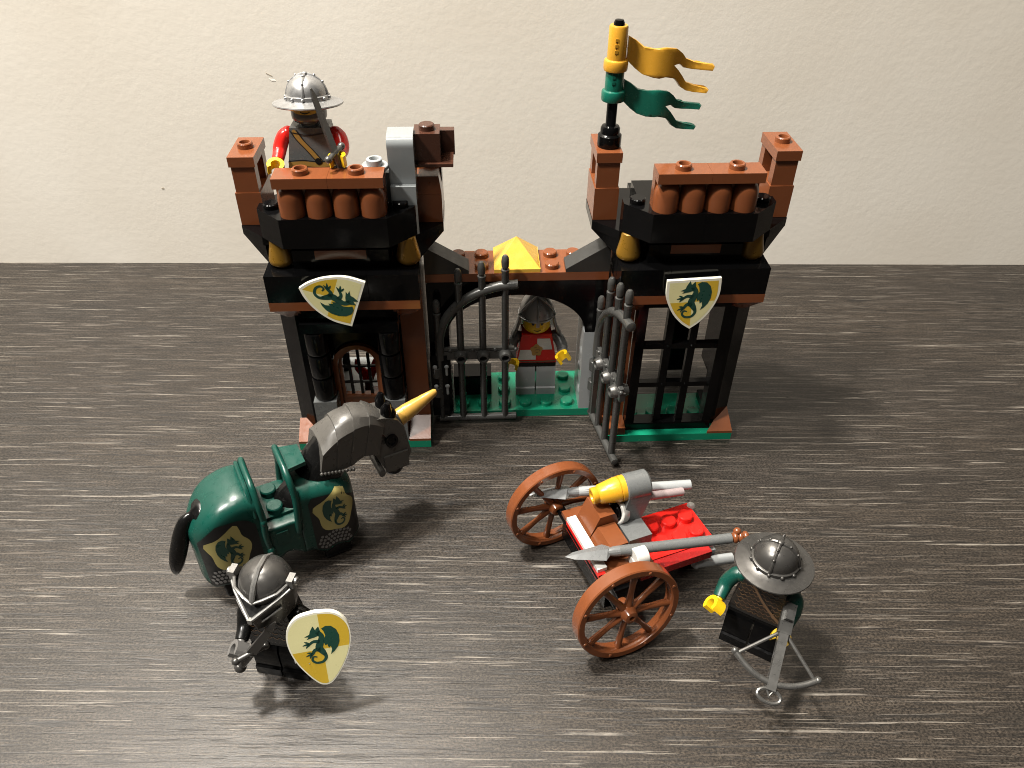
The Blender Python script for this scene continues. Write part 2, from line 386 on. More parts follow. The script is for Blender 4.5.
    for side in (-1, 1):
        x3, x2 = cx + side * 3.2, cx + side * 2.35
        c = MB()
        lo = [(x2, 1.0, 6.72), (x2, 3.2, 6.72)]
        m0, m1 = min(x3, x2), max(x3, x2)
        xx3 = lambda z: x3 if z > 7.3 else x3
        bmv = [(x2, .86, 6.74), (x2 + side * .06, .92, 6.74), (x2 + side * .06, 3.2, 6.74), (x2, 3.2, 6.74), (x2, .80, 7.365), (x3, 1.62, 7.365), (x3, 3.2, 7.365), (x2, 3.2, 7.365)]
        if side < 0: bmv = [bmv[1], bmv[0], bmv[3], bmv[2], bmv[5], bmv[4], bmv[7], bmv[6]]
        c.hexa(bmv, .015); P("inverted_slope", c, BLACK)
    # octagon band with floor
    oct2 = [(cx - 1.6, .0), (cx + 1.6, .0), (cx + 2.38, .78), (cx + 2.38, 1.18), (cx - 2.38, 1.18), (cx - 2.38, .78)]
    c = MB(); c.prism(oct2, .66, None, .018, z0=7.675); P("front_band", c, BLACK)
    c = MB(); c.box((cx - 1.58, 1.2, 7.675), (cx + 1.58, 3.9, 7.99), .018); P("tower_floor", c, BLACK)
    front = [(cx - 1.6, .0), (cx + 1.6, .0), (cx + 2.38, .78), (cx + 2.38, 1.17), (cx + 1.58, 1.17), (cx + 1.58, .8), (cx - 1.58, .8), (cx - 1.58, 1.17), (cx - 2.38, 1.17), (cx - 2.38, .78)]
    c = MB(); c.prism(front, .302, None, .018, z0=8.337)
    for side in (-1, 1): c.stud(cx + side * 1.95, .86, 8.64)
    c.box((cx - .012, -.006, 7.72), (cx + .012, .0, 8.6), 0)
    P("front_course", c, BLACK)
    # log parapet
    c = MB()
    for k in range(4):
        lx = cx - 1.2 + .8 * k
        c.lathe([(.395, 8.643), (.395, 9.16), (.375, 9.30), (.32, 9.44), (.22, 9.54), (0, 9.58)], T((lx, .40, 0)), 32)
    c.box((cx - 1.59, .42, 8.643), (cx + 1.59, .79, 9.60), .015)
    P("log_parapet", c, BROWN)
    for k in (-1, 1):
        a, b = sorted((cx + k * .003, cx + k * 1.60))
        c = MB(); c.box((a, .0, 9.605), (b, .79, 9.92), .018); c.stud(cx + k * .8, .4, 9.92, True); P("parapet_cap", c, BROWN)
    # corner columns
    for side in (-1, 1):
        col = cx + side * 2.8
        whole = not (s == -1 and side == 1)
        c = MB(); c.box((col - .39, 1.62, 7.68), (col + .39, 3.18, 8.64), .018); P("column_base", c, BROWN)
        if whole:
            c = MB()
            for y0, y1 in ((1.66, 2.02), (2.78, 3.14)): c.box((col - .355, y0, 8.645), (col + .355, y1, 9.60), .015)
            c.box((col - .39, 1.62, 8.64), (col + .39, 3.18, 8.76), .015)
            P("column_frame", c, BROWN)
            c = MB(); c.box((col - .40, 1.6, 9.605), (col + .40, 3.2, 9.92), .018)
            if not (s == 1 and side == -1): c.stud(col, 2.4, 9.92, True)
            P("column_cap", c, BROWN)
        else:
            c = MB(); c.hexa([(col - .39, 1.62, 8.65), (col + .39, 1.62, 8.65), (col + .39, 2.38, 8.65), (col - .39, 2.38, 8.65), (col - .37, 1.66, 9.22), (col + .32, 1.66, 9.22), (col + .32, 2.38, 9.22), (col - .37, 2.38, 9.22)], .02)
            c.ball((col + .02, 1.645, 9.0), .03); P("column_block", c, BROWN)
            c = MB(); c.box((col - .39, 2.40, 8.65), (col + .39, 3.18, 9.30), .018); c.stud(col, 2.8, 9.30); P("column_rear_block", c, BLACK)

LIFT = 0.0
# left tower: doorway
L = -5.6
c = MB(); c.box((L - 1.6, .06, 5.14), (L + 1.6, .79, 5.50), .02); c.box((L - 1.6, .25, 5.50), (L + 1.6, .79, 6.07), .02)
P("door_lintel", c, BLACK)
def arch_poly(cx, w_, z0, zs, n=14, rz=None): return [(cx + w_, z0)] + arc(cx, zs, w_, 0, 180, n, rz) + [(cx - w_, z0)]
ins = arch_poly(L, .88, PL + .02, 3.36, rz=.86)
outl = [(L - 1.6, PL + .02), (L - 1.6, 5.12), (L + 1.6, 5.12), (L + 1.6, PL + .02)] + ins
c = MB(); c.prism(outl, .5, T((0, 1.32, 0)) @ XZ, .012)
for sx in (-1, 1): c.ball((L + sx * 1.42, .81, 4.9), .045)
P("door_wall", c, BLACK)
fr = [(L + .87, PL + .04)] + arc(L, 3.36, .87, 0, 180, 16, .85) + [(L - .87, PL + .04), (L - .70, PL + .04)] + arc(L, 3.34, .70, 180, 0, 16, .70) + [(L + .70, PL + .04)]
c = MB(); c.prism(fr, .34, T((0, 1.0, 0)) @ XZ, .018); P("door_frame", c, BROWN)
hole = arc(L, 3.34, .58, 0, 180, 14, .56)
dl = [(L - .69, PL + .06), (L - .69, 3.34)] + arc(L, 3.34, .69, 180, 0, 14, .69)[1:-1] + [(L + .69, 3.34), (L + .69, PL + .06)] + [(L + .58, PL + .06), (L + .58, 3.34)] + hole[1:-1] + [(L - .58, 3.34), (L - .58, PL + .06)]
c = MB(); c.prism(dl, .20, T((0, 1.05, 0)) @ XZ, .012)
c.box((L - .58, .86, PL + .06), (L + .58, 1.05, 1.90), .015)
c.box((L - .58, .82, 1.78), (L + .58, .90, 1.88), .012); c.box((L - .46, .835, 1.42), (L - .02, .87, 1.50), .008); c.box((L + .02, .835, 1.42), (L + .46, .87, 1.50), .008)
c.ball((L - .44, .83, 1.56), .05)
door = P("door", c, BROWN)
c = MB()
for x in (-.34, 0.0, .34): c.box((L + x - .05, .89, 1.88), (L + x + .05, .97, 3.86 - abs(x) * .5), .01)
for z in (2.42, 3.12): c.box((L - .60, .90, z - .035), (L + .60, .98, z + .035), .01)
P("window_bars", c, BLACK, door)
for sx in (-1, 1):
    x = L + sx * 1.2
    c = MB(); c.box((x - .40, .02, PL), (x + .40, .79, 2.24), .02); P("column_foot", c, DGREY if sx < 0 else DGREY)
    c = MB()
    for z in (2.24, 3.20, 4.16): c.lathe([(.30, z), (.37, z + .05), (.385, z + .10), (.385, z + .88), (.37, z + .93), (.30, z + .94)], T((x, .40, 0)), 24)
    P("round_column", c, BLACK)
c = MB(); c.cyl((-5.58, 2.2, PL + .33), (-5.58, 2.2, 1.5), .20, .14)
fl = MB(); fl.box((L - 2.2, 1.9, PL), (L + 2.2, 4.8, PL + .33), .02); P('inner_floor', fl, GREY)
red = MB()
for sx in (-1, 1): red.tube([(-5.58, 2.2, 1.55), (-5.58 + sx * .14, 2.2, 1.85), (-5.58 + sx * .30, 2.15, 2.15), (-5.58 + sx * .34, 2.15, 2.5)], [.22, .19, .15, .05])
c.box((-5.9, 1.95, PL + .34), (-5.2, 2.5, .95), .03)
plume = thing("torch", "small red flame shaped piece behind the barred window of the brown door", "toy torch", (CX, CY, 0), YAW)
P("flame", red, RED, plume); P("stand", c, plastic("dark_red_plastic", (0.10, 0.012, 0.010), .3), plume)

# right tower: barred window
Rr = 5.6
c = MB(); c.box((Rr - 1.6, .30, PL + .005), (Rr + 1.6, .78, PL + .34), .02); c.box((Rr - 1.6, .30, 5.74), (Rr + 1.6, .78, 6.07), .02)
for sx in (-1, 1):
    a, b = sorted((Rr + sx * 1.6, Rr + sx * 1.28)); c.box((a, .30, PL + .34), (b, .78, 5.74), .02)
grate = P("window_frame", c, BLACK)
c = MB()
for x in (-.42, .42): c.box((Rr + x - .13, .40, PL + .3), (Rr + x + .13, .60, 5.76), .02)
for z in (2.38, 4.07): c.box((Rr - 1.3, .42, z - .11), (Rr + 1.3, .66, z + .09), .02)
for x in (-1.27, -.42, .42, 1.27):
    for z in (2.40, 4.09): c.ball((Rr + x, .40, z), .05)
P("window_bars", c, BLACK, grate)
c = MB(); c.box((Rr + .55, 3.9, PL), (Rr + 1.6, 4.5, 6.08), .02); P("rear_panel", c, BLACK)
c = MB(); c.box((L + .8, 3.9, PL), (L + 1.6, 4.5, 6.08), .02); c.box((L - 1.6, 3.9, PL), (L - 1.0, 4.5, 6.08), .02); P("rear_panel", c, BLACK)

# crest shields on the towers
heater = [(-.84, .86), (.84, .86)] + [(x, y) for x, y in spline([(.84, .86, 0), (.84, .20, 0), (.62, -.35, 0), (.28, -.76, 0), (0, -1.0, 0)], 5) for x, y in [(x, y)]] if False else None
def heater_pts():
    r = [(p.x, p.y) for p in spline([(.86, .88, 0), (.85, .25, 0), (.62, -.34, 0), (.30, -.76, 0), (.0, -1.0, 0)], 5)]
    return [(-x, y) for x, y in r[:-1]] + r[::-1]
for nm, px, pz, rot, lab in (("crest_shield", -5.95, 6.75, -110, "crest shield turned on its side over the brown door"), ("crest_shield", 5.55, 6.28, 3, "upright crest shield over the barred window")):
    o = crest_shield(heater_pts(), 0, .05, .12, .74, .90, (0.02, .12), nm, castle, False)
    o.matrix_local = T((px, -.16, pz)) @ XZ @ RZ(rot) @ T((0, 0, 0)); o["label"] = lab
    c = MB(); c.cyl((px, -.16, pz), (px, .02, pz), .22); P("shield_mount", c, BLACK)

# gateway
c = MB(); c.box((-2.38, 1.6, 0), (3.12, 4.0, PL), .02)
for i in range(7):
    for j in range(3): c.stud(-2.0 + .8 * i, 2.0 + .8 * j, PL)
P("base_plate", c, BGREEN)
inner = [(2.45, 3.9)] + arc(0, 3.9, 2.45, 0, 180, 26, 1.62)[1:-1] + [(-2.45, 3.9)]
c = MB(); c.prism([(-3.12, 3.9), (-3.12, 6.075), (3.12, 6.075), (3.12, 3.9)] + inner, 1.55, T((0, 3.17, 0)) @ XZ, .012); P("gate_arch", c, BLACK)
c = MB(); c.box((-3.12, 1.62, PL), (-2.40, 3.17, 3.89), .02); P("arch_pier", c, BLACK)
c = MB(); c.box((2.42, 1.62, PL), (3.12, 3.17, 3.89), .02)
for k, z in enumerate((1.0, 1.9, 2.8)): c.ball((2.43, 2.0 + .3 * (k % 2), z), .16, (.3, 1, 1.3))
P("arch_pier", c, GREY, label="light grey rough pier right of the gateway")
c = MB(); c.box((-3.12, 1.6, 6.085), (3.12, 3.18, 6.395), .018)
for x in (-2.0, -1.2, 1.2, 2.0):
    for y in (2.0, 2.8): c.stud(x, y, 6.395)
P("bridge_plate", c, BROWN)
BLACKSHEEN = plastic("sheen_black_plastic", (0.022, 0.022, 0.021), .42, var=.1)  # greyer black: light reflected by the slope tops, put into the base colour
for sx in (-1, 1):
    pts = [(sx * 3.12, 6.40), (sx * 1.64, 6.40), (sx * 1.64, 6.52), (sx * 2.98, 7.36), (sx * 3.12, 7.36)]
    c = MB(); c.prism(pts, .78, T((0, 2.38, 0)) @ XZ, .015); P("buttress_slope", c, BLACKSHEEN)
c = MB(); c.hexa([(-.78, 1.62, 6.40), (.78, 1.62, 6.40), (.78, 3.16, 6.40), (-.78, 3.16, 6.40), (-.78, 1.62, 6.53), (.78, 1.62, 6.53), (.78, 3.16, 6.53), (-.78, 3.16, 6.53)], .012)
c.add([(-.78, 1.62, 6.52), (.78, 1.62, 6.52), (.78, 3.16, 6.52), (-.78, 3.16, 6.52), (0, 2.39, 7.36)], [(0, 1, 4), (1, 2, 4), (2, 3, 4), (3, 0, 4)]); P("pyramid_roof", c, PYR)
c = MB(); c.box((-2.36, 2.6, PL), (-.9, 3.4, 1.25), .02); P("step_block", c, BLACK)

# gates: leaf in its own frame, hinge at x=0, leaf to +x, front -y
def gate(hx, hy, rz, rosette, flip):
    g = bpy.data.objects.new("gate_leaf", None); COL.objects.link(g); g.parent = castle; g.location = (hx, hy, .08); g.rotation_euler = (0, 0, R(rz))
    sg = -1 if flip else 1
    for x, zt in ((.12, 5.50), (.90, 6.70), (1.69, 6.95), (2.48, 7.18)):
        r = .125
        prof = [(.10, .16), (r, .22), (r, zt - .66), (r + .015, zt - .62), (r + .015, zt - .54), (.085, zt - .52), (.085, zt - .48), (.125, zt - .44), (.135, zt - .25), (.12, zt - .10), (.07, zt - .02), (0, zt)]
        m = MB(); m.lathe(prof, T((x * sg, 0, 0)), 18); m.build("gate_bar", IRON, g)
    m = MB(); m.tube([(0.0, 0, .22), (2.9 * sg, 0, .22)], .135); m.build("bottom_rail", IRON, g)
    m = MB(); m.box((min(0, 2.88 * sg), -.10, 3.02), (max(0, 2.88 * sg), .10, 3.34), .02); m.box((min(.1 * sg, 2.8 * sg), -.07, 3.38), (max(.1 * sg, 2.8 * sg), .07, 3.48), .02)
    for x in (.52, 1.32, 2.12, 2.86): m.ball((x * sg, -.06, 3.40), .075)
    m.build("middle_rail", IRON, g)
    for x in (.90, 1.69, 2.48):
        m = MB(); m.lathe([(.24, 0), (.24, .10), (.21, .16), (.19, .24), (.13, .25), (.12, .06), (0, .06)], basis((x * sg, -.08, 3.18), (1, 0, 0), (0, 0, 1), (0, -1, 0)), 20)
        m.lathe([(.24, 0), (.24, .10), (.21, .16), (.19, .24), (.13, .25), (.12, .06), (0, .06)], basis((x * sg, .08, 3.18), (-1, 0, 0), (0, 0, 1), (0, 1, 0)), 20)
        m.build("rosette", rosette, g)
    ap = [(sg * (2.9 - 2.75 * math.cos(R(a))), 0, 3.70 + 2.35 * math.sin(R(a))) for a in range(0, 91, 6)]
    m = MB(); m.tube([(ap[0][0], 0, 3.0)] + ap, .165); m.build("arch_rail", IRON, g)
    m = MB()
    for z in (1.55, 2.45): m.cyl((0, 0, z - .22), (0, 0, z + .22), .2)
    m.box((min(0, .3 * sg), -.09, .22), (max(0, .3 * sg), .09, 3.3), .02)
    m.build("hinge_post", IRON, g)
    return g
gate(-2.90, 1.30, 0.5, IRON, False)
gate(2.88, 1.48, -79.5, STEEL, False)
m = MB(); m.box((-3.12, 1.2, .5), (-2.5, 1.6, 3.3), .02)
P("hinge_block", m, BLACK)
for x in (-2.95, -2.54):
    for z in (1.80, 2.68):
        m = MB(); m.tube([(x, 1.16, z - .22), (x, 1.16, z + .12)], [.05, .055]); m.ball((x, 1.14, z + .15), .085, (1, .7, 1)); P("hinge_pin", m, GREY)

LIFT = 0.64
# stand, bucket and round plate on the left tower
c = MB(); c.prism([(1.05, 8.64), (1.05, 9.35), (1.0, 9.7)] + arc(1.25, 10.45, .30, 190, 90, 6) + [(1.75, 10.75), (1.85, 10.5), (1.85, 8.64)], .78, basis((L + 1.68, 0, 0), (0, 1, 0), (0, 0, 1), (1, 0, 0)), .03)
c.box((L + 1.70, .85, 8.645), (L + 2.46, 1.04, 9.25), .03); c.box((L + 1.55, 1.1, 8.65), (L + 1.68, 1.8, 9.6), .02)
P("grey_stand", c, plastic("mid_grey_plastic", (0.215, 0.23, 0.235), 0.2))
c = MB(); c.box((L + 2.44, 1.5, 9.72), (L + 3.22, 2.3, 10.62), .02); c.stud(L + 2.83, 1.9, 10.62, False); c.m = 0
P("bucket_block", c, DBROWN)
c = MB(); c.box((L + 2.4, 2.3, 9.65), (L + 3.64, 2.6, 10.42), .02); c.box((L + 2.36, 1.35, 9.64), (L + 3.6, 2.6, 9.74), .02); c.box((L + 2.3, 1.55, 8.64), (L + 2.46, 1.8, 10.0), .01)
P("bucket_plate", c, DBROWN)
c = MB(); c.lathe([(.28, 0), (.28, .06), (.40, .08), (.40, .18), (.38, .20), (.24, .20), (.24, .37), (.22, .39), (.15, .39), (.14, .37), (.14, .22), (0, .22)], T((L + 1.28, 1.02, 9.70))); c.cyl((L + 1.28, 1.02, 8.3), (L + 1.28, 1.02, 9.71), .3)
P("round_plate", c, GREY)

# flag pole (its base is on the column cap)
px, py = 2.84, 2.2
c = MB(); c.lathe([(.36, 9.92), (.37, 9.97), (.37, 10.28), (.33, 10.32), (.30, 10.34), (.30, 10.50), (.26, 10.56), (.18, 10.58), (.16, 10.62), (.16, 13.52), (.12, 13.60), (0, 13.62)], T((px, py, 0)), 24)
pole = P("flag_pole", c, BLACK)
top = [(165, 130), (200, 150), (240, 182), (290, 186), (350, 178), (400, 186), (432, 212), (452, 238), (500, 256), (545, 260), (585, 260)]
bot1 = [(596, 272), (588, 290), (540, 292), (480, 290), (440, 280), (415, 258), (385, 262), (410, 290), (432, 320), (455, 352), (500, 368), (560, 376)]
bot2 = [(570, 386), (562, 400), (500, 402), (455, 394), (425, 374), (405, 345), (385, 325), (340, 314), (280, 318), (230, 308), (190, 280), (150, 240)]
def flag(dx, dy, mat, ztop, zbot):
    q = [((x + .122 * (y - 130)) - 128, y - 130) for x, y in top + bot1 + bot2]
    out = [(x / 172 * dx, -y / 166 * dy) for x, y in q]
    gp = [(x * .07, -z * .07) for x in range(0, 50) for z in range(-4, 32)]
    def inside(p):
        c_ = False
        for k in range(len(out)):
            (xa, za), (xb, zb) = out[k], out[k - 1]
            if (za > p[1]) != (zb > p[1]) and p[0] < (xb - xa) * (p[1] - za) / (zb - za) + xa: c_ = not c_
        return c_
    far = lambda p: min((p[0] - q_[0]) ** 2 + (p[1] - q_[1]) ** 2 for q_ in out) > .0016
    vv = [Vector(p) for p in out] + [Vector(p) for p in gp if inside(p) and far(p)]
    ov, _, of, *_r = delaunay_2d_cdt(vv, [], [list(range(len(out)))], 1, 1e-5)
    bm = bmesh.new(); bv_ = [bm.verts.new((p.x, 0, p.y)) for p in ov]
    for t_ in of: bm.faces.new([bv_[k] for k in t_])
    for v in bm.verts: v.co.y = .14 * math.sin(v.co.x * 3.4 + .4) * min(1, v.co.x)
    mb = MB(); mb.bmadd(bm, 0, T((px + .1, py, ztop)))
    for v in mb.v: v.z += LIFT
    o = mb.build("flag", mat, pole, smooth=60)
    so = o.modifiers.new("thick", 'SOLIDIFY'); so.thickness = .11; so.offset = 0
    bv = o.modifiers.new("bevel", 'BEVEL'); bv.width = .035; bv.segments = 2; bv.limit_method = 'ANGLE'; bv.angle_limit = R(50)
    c = MB(); c.lathe([(.19, zbot), (.345, zbot + .02), (.36, zbot + .07), (.36, zbot + .26), (.34, zbot + .31), (.275, zbot + .34), (.275, ztop + .26), (.25, ztop + .30), (.17, ztop + .30)], T((px, py, 0)), 26)
    for k in range(3): c.box((px - .11 + .0 * k, py - .29, zbot + .55 + k * .16), (px - .02, py - .26, zbot + .63 + k * .16), .01)
    for v in c.v: v.z += LIFT
    c.build("flag_sleeve", mat, o)
    return o
o = flag(1, 1, GOLD, 13.16, 12.20); o["label"] = "gold flag with two tails"
o = flag(.93, .95, plastic("flag_green_plastic", (0.005, 0.090, 0.060), 0.24), 11.94, 11.32); o["label"] = "green flag with two tails"

# ================================================================ toy figures (local: facing -y, feet on z=0)
def hand(mb, M):                              # C-shaped clip hand, wrist at origin, hand along +z, grip axis along local y
    mb.cyl(M @ Vector((0, 0, -.12)), M @ Vector((0, 0, .10)), .12)
    ro, ri = .255, .145
    pts = arc(0, 0, ro, 135, -315 + 360 - 360 + 0, 1) if False else [(ro * math.sin(R(a)), ro * math.cos(R(a))) for a in range(52, 309, 16)] + [(ri * math.sin(R(a)), ri * math.cos(R(a))) for a in range(308, 51, -16)]
    mb.prism(pts, .34, M @ T((0, .17, .28)) @ basis((0, 0, 0), (1, 0, 0), (0, 0, 1), (0, -1, 0)), .03)
def figure(name, label, loc, rz, legs, hips, torso, arms, hands, head, armpose, tilt=(0, 0), sit=0):
    f = thing(name, label, "toy figure", loc, rz)
    for sx in (-1, 1):
        m = MB(); prof = [(.36, 0), (-.46, 0), (-.46, .30), (-.40, .34), (-.39, 1.02), (-.33, 1.20), (-.18, 1.34), (.06, 1.38), (.28, 1.28), (.36, 1.08)]
        m.prism(prof, .74, basis((sx * .395 - .37, 0, 0), (0, 1, 0), (0, 0, 1), (1, 0, 0)), .03); m.build("leg", legs, f)
    m = MB(); m.box((-.77, -.30, 1.26), (.77, .30, 1.50), .03); m.cyl((-.74, 0, 1.10), (.74, 0, 1.10), .26); m.build("hips", hips, f)
    m = MB(); m.hexa([(-.78, -.39, 1.51), (.78, -.39, 1.51), (.78, .39, 1.51), (-.78, .39, 1.51), (-.56, -.36, 2.80), (.56, -.36, 2.80), (.56, .36, 2.80), (-.56, .36, 2.80)], .04)
    m.cyl((0, 0, 2.78), (0, 0, 2.92), .30); to = m.build("torso", torso, f)
    H = {}
    for sx, (fw, out, tw) in zip((-1, 1), armpose):
        M = T((sx * .66, 0, 2.52)) @ RY(-sx * out) @ RX(-fw)
        m = MB(); P_ = spline([(0, 0, .02), (sx * .16, 0, -.12), (sx * .24, -.01, -.42), (sx * .24, -.10, -.62), (sx * .22, -.34, -.84)], 4)
        n = len(P_); m.tube([M @ p for p in P_], [.20 + .03 * math.sin(math.pi * i / (n - 1)) - .03 * i / (n - 1) for i in range(n)], 14); m.ball(M @ Vector((sx * .04, 0, -.02)), .22)
        a = m.build("arm", arms[0 if sx < 0 else 1], f)
        e = M @ Vector((sx * .22, -.34, -.84)); d = (M.to_3x3() @ Vector((0, -.72, -.69))).normalized()
        g = (M.to_3x3() @ Vector((0, .69, -.72))).normalized(); xx = d.cross(g)
        xx = -xx; HM = basis(e, g.cross(d), g, d) @ RZ(tw)
        m = MB(); hand(m, HM); m.build("hand", hands, f)
        H[sx] = HM @ T((0, 0, .28))
    m = MB(); m.lathe([(.36, 2.86), (.44, 2.90), (.51, 3.0), (.52, 3.10), (.52, 3.52), (.50, 3.64), (.42, 3.72), (.26, 3.74), (.26, 3.90), (0, 3.92)], None, 30)
    hd = m.build("head", head, f)
    return f, to, hd, H
def front(x, z, h=.0):                          # point on the torso front
    t_ = (z - 1.51) / 1.29; return Vector((x, -.39 + .03 * t_ - .012 - h, z))
def face(mb, x, z, d=.006):
    a = x / .52; return Vector(((.52 + d) * math.sin(a), -(.52 + d) * math.cos(a), z))
def facemarks(hd, f, dark=INK, mouth=3.08):
    m = MB()
    for sx in (-1, 1):
        strip(m, [(sx * .17 - .05, 3.35), (sx * .17, 3.36), (sx * .17 + .05, 3.35)], [.045, .06, .045], lambda x, z: face(m, x, z))
        strip(m, [(sx * .08, 3.45), (sx * .17, 3.51), (sx * .27, 3.47)], [.02, .03, .015], lambda x, z: face(m, x, z))
    strip(m, [(-.14, mouth + .02), (0, mouth - .02), (.14, mouth + .02)], [.012, .018, .012], lambda x, z: face(m, x, z))
    m.build("face_print", dark, hd)
def kettle_hat(parent, mat, z=3.52, r=1.03, name="helmet"):
    m = MB()
    m.lathe([(.50, z - .02), (.62, z - .05), (.86, z - .07), (r - .03, z - .11), (r, z - .08), (r - .01, z - .05), (.85, z + .0), (.64, z + .04), (.59, z + .08), (.58, z + .24), (.54, z + .40), (.43, z + .56), (.25, z + .67), (.10, z + .705), (0, z + .71)], None, 40)
    m.lathe([(.59, z + .03), (.635, z + .05), (.635, z + .15), (.59, z + .17)], None, 36)
    for a in (0, 90):
        pts = [(.595 * math.sin(R(t_)), 0, z + .08 + .64 * math.cos(R(t_))) for t_ in range(-90, 91, 10)]
        m.tube(pts, .05, 8, RZ(a + 90))
    for k in range(12):
        a = R(k * 30); m.ball((.645 * math.cos(a), .645 * math.sin(a), z + .10), .05, seg=8)
    for a in (0, 90, 180, 270):
        for t_ in (25, 50): m.ball((0.64 * math.sin(R(t_)) * math.cos(R(a - 90)), .64 * math.sin(R(t_)) * math.sin(R(a - 90)), z + .08 + .68 * math.cos(R(t_))), .04, seg=8)
    m.ball((0, 0, z + .74), .09, (1, 1, .6))
    return m.build(name, mat, parent)
def ctoW(lx, ly, z):
    c_, s_ = math.cos(R(YAW)), math.sin(R(YAW)); return (CX + lx * c_ - ly * s_, CY + lx * s_ + ly * c_, z)

# --- guard on the left tower
g, to, hd, H = figure("toy_guard", "toy guard in silver brimmed helmet and red sleeves on top of the left tower", ctoW(-6.2, 1.9, 8.66), YAW - 2, BLACK, BLACK, DGREY, (RED, RED), YELLOW, STEEL, ((20, 10, 0), (42, 2, 0)))
m = MB(); up = lambda x, z: front(x, z)
strip(m, [(-.46, 2.74), (-.30, 2.45), (-.06, 2.15), (.16, 1.85), (.22, 1.70)], [.05, .085, .09, .085, .07], up)
strip(m, [(-.74, 1.68), (-.3, 1.72), (.2, 1.68), (.72, 1.74)], [.08, .08, .07, .08], up)
m.build("strap_print", STRAP, to)
m = MB(); up2 = lambda x, z: front(x, z, .006)
for off in (-.10, .10): strip(m, [(-.46 + off, 2.74), (-.30 + off, 2.45), (-.06 + off, 2.15), (.16 + off, 1.85)], [.014] * 4, up2)
strip(m, [(-.74, 1.79), (-.3, 1.82), (.2, 1.78), (.72, 1.84)], [.014] * 4, up2)
strip(m, [(-.48, 2.66), (0, 2.58), (.48, 2.66)], [.016] * 3, up2)
m.lathe([(.10, 0), (.10, .01), (0, .012)], T(front(.16, 1.80, .008)) @ basis((0, 0, 0), (1, 0, 0), (0, 0, 1), (0, -1, 0)), 14)
m.build("outline_print", INK, to)
m = MB(); m.poly([face(m, x, z, .005) for x, z in [(-.42, 3.50), (-.42, 3.30), (-.30, 3.20), (-.1, 3.17)]] + [face(m, x, z, .005) for x, z in [(.1, 3.17), (.30, 3.20), (.42, 3.30), (.42, 3.50)]]) if False else None
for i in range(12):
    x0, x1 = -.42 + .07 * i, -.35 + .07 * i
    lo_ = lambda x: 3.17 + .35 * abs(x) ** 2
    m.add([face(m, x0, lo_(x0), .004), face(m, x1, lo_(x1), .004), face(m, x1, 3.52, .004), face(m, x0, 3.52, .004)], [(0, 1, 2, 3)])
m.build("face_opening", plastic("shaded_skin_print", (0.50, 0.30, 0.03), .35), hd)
facemarks(hd, g, mouth=3.23)
kh = kettle_hat(g, SILVER); kh.matrix_local = T((0, .10, 3.3)) @ RX(-8) @ T((0, -.02, -3.36)); hd.matrix_local = T((0, 0, 2.9)) @ RX(-6) @ T((0, 0, -2.9))
M = g.matrix_world if False else (T(g.location) @ RZ(YAW - 2))
hp = M @ H[1].translation
def sword(label, base, direction, length, mat, flat=(0, -1, 0), bar=(.36, 0, 0)):
    d = Vector(direction).normalized(); x = d.cross(Vector(flat)).normalized(); y = d.cross(x)
    s_ = thing("sword", label, "toy sword", M=basis(base, x, y, d))
    m = MB(); m.hexa([(-.13, -.045, .28), (.13, -.045, .28), (.13, .045, .28), (-.13, .045, .28), (-.09, -.03, length - .25), (.09, -.03, length - .25), (.09, .03, length - .25), (-.09, .03, length - .25)], .02)
    m.hexa([(-.09, -.03, length - .25), (.09, -.03, length - .25), (.09, .03, length - .25), (-.09, .03, length - .25), (-.02, -.02, length), (.02, -.02, length), (.02, .02, length), (-.02, .02, length)], .008)
    m.build("blade", mat, s_)
    q_ = Vector(bar); e_ = Vector((0, 0, .24)); m = MB(); m.tube([e_ - q_, e_ + q_], .085); m.ball(e_ - q_ * 1.05, .11); m.ball(e_ + q_ * 1.05, .11); m.build("crossguard", mat, s_)
    m = MB(); m.tube([(0, 0, -.40), (0, 0, .24)], .11); m.ball((0, 0, -.46), .16); m.build("grip", mat, s_)
    return s_
sword("silver toy sword held upright in front of the helmet of the guard on the tower", hp, Vector((-.19, -.12, 1.0)), 2.20, STEEL, (.93, -.36, 0))

# --- soldier in the gateway
g, to, hd, H = figure("toy_soldier", "toy soldier in red and white tunic and pointed helmet in the open gateway", ctoW(.82, 3.0, PL + .0), YAW, GREY, BLACKM, RED, (DGREY, DGREY), YELLOW, YELLOW, ((25, 6, 0), (48, 12, 20)))
m = MB()
for q in ([(.02, 2.12), (.60, 2.12), (.50, 2.62), (.02, 2.62)], [(-.02, 1.66), (-.70, 1.66), (-.62, 2.12), (-.02, 2.12)]): m.poly([front(x, z) for x, z in q])
m.build("tunic_print", WHITE, to)
m = MB(); pt = lambda x, y: front(x * .22, 2.10 + y * .26, .006)
m.poly([pt(1.0 * math.cos(R(a)) * (1 + .12 * math.sin(R(a * 5))), 1.0 * math.sin(R(a)) * (1 + .12 * math.sin(R(a * 5)))) for a in range(0, 360, 12)]); m.build("lion_print", plastic("gold_print", (.36, .20, .05), .4), to)
m = MB()
for a, b in (((-.4, .4), (.1, .5)), ((-.3, 0), (.4, .1)), ((-.2, -.5), (.3, -.4)), ((.4, .5), (.5, -.2))): strip(m, [(a[0] * .22, 2.10 + a[1] * .26), ((a[0] + b[0]) * .11, 2.12 + (a[1] + b[1]) * .13), (b[0] * .22, 2.10 + b[1] * .26)], [.012] * 3, lambda x, z: front(x, z, .009))
strip(m, [(-.74, 1.60), (0, 1.57), (.74, 1.60)], [.03] * 3, lambda x, z: front(x, z, .006))
m.build("lion_lines", BROWNP, to); facemarks(hd, g)
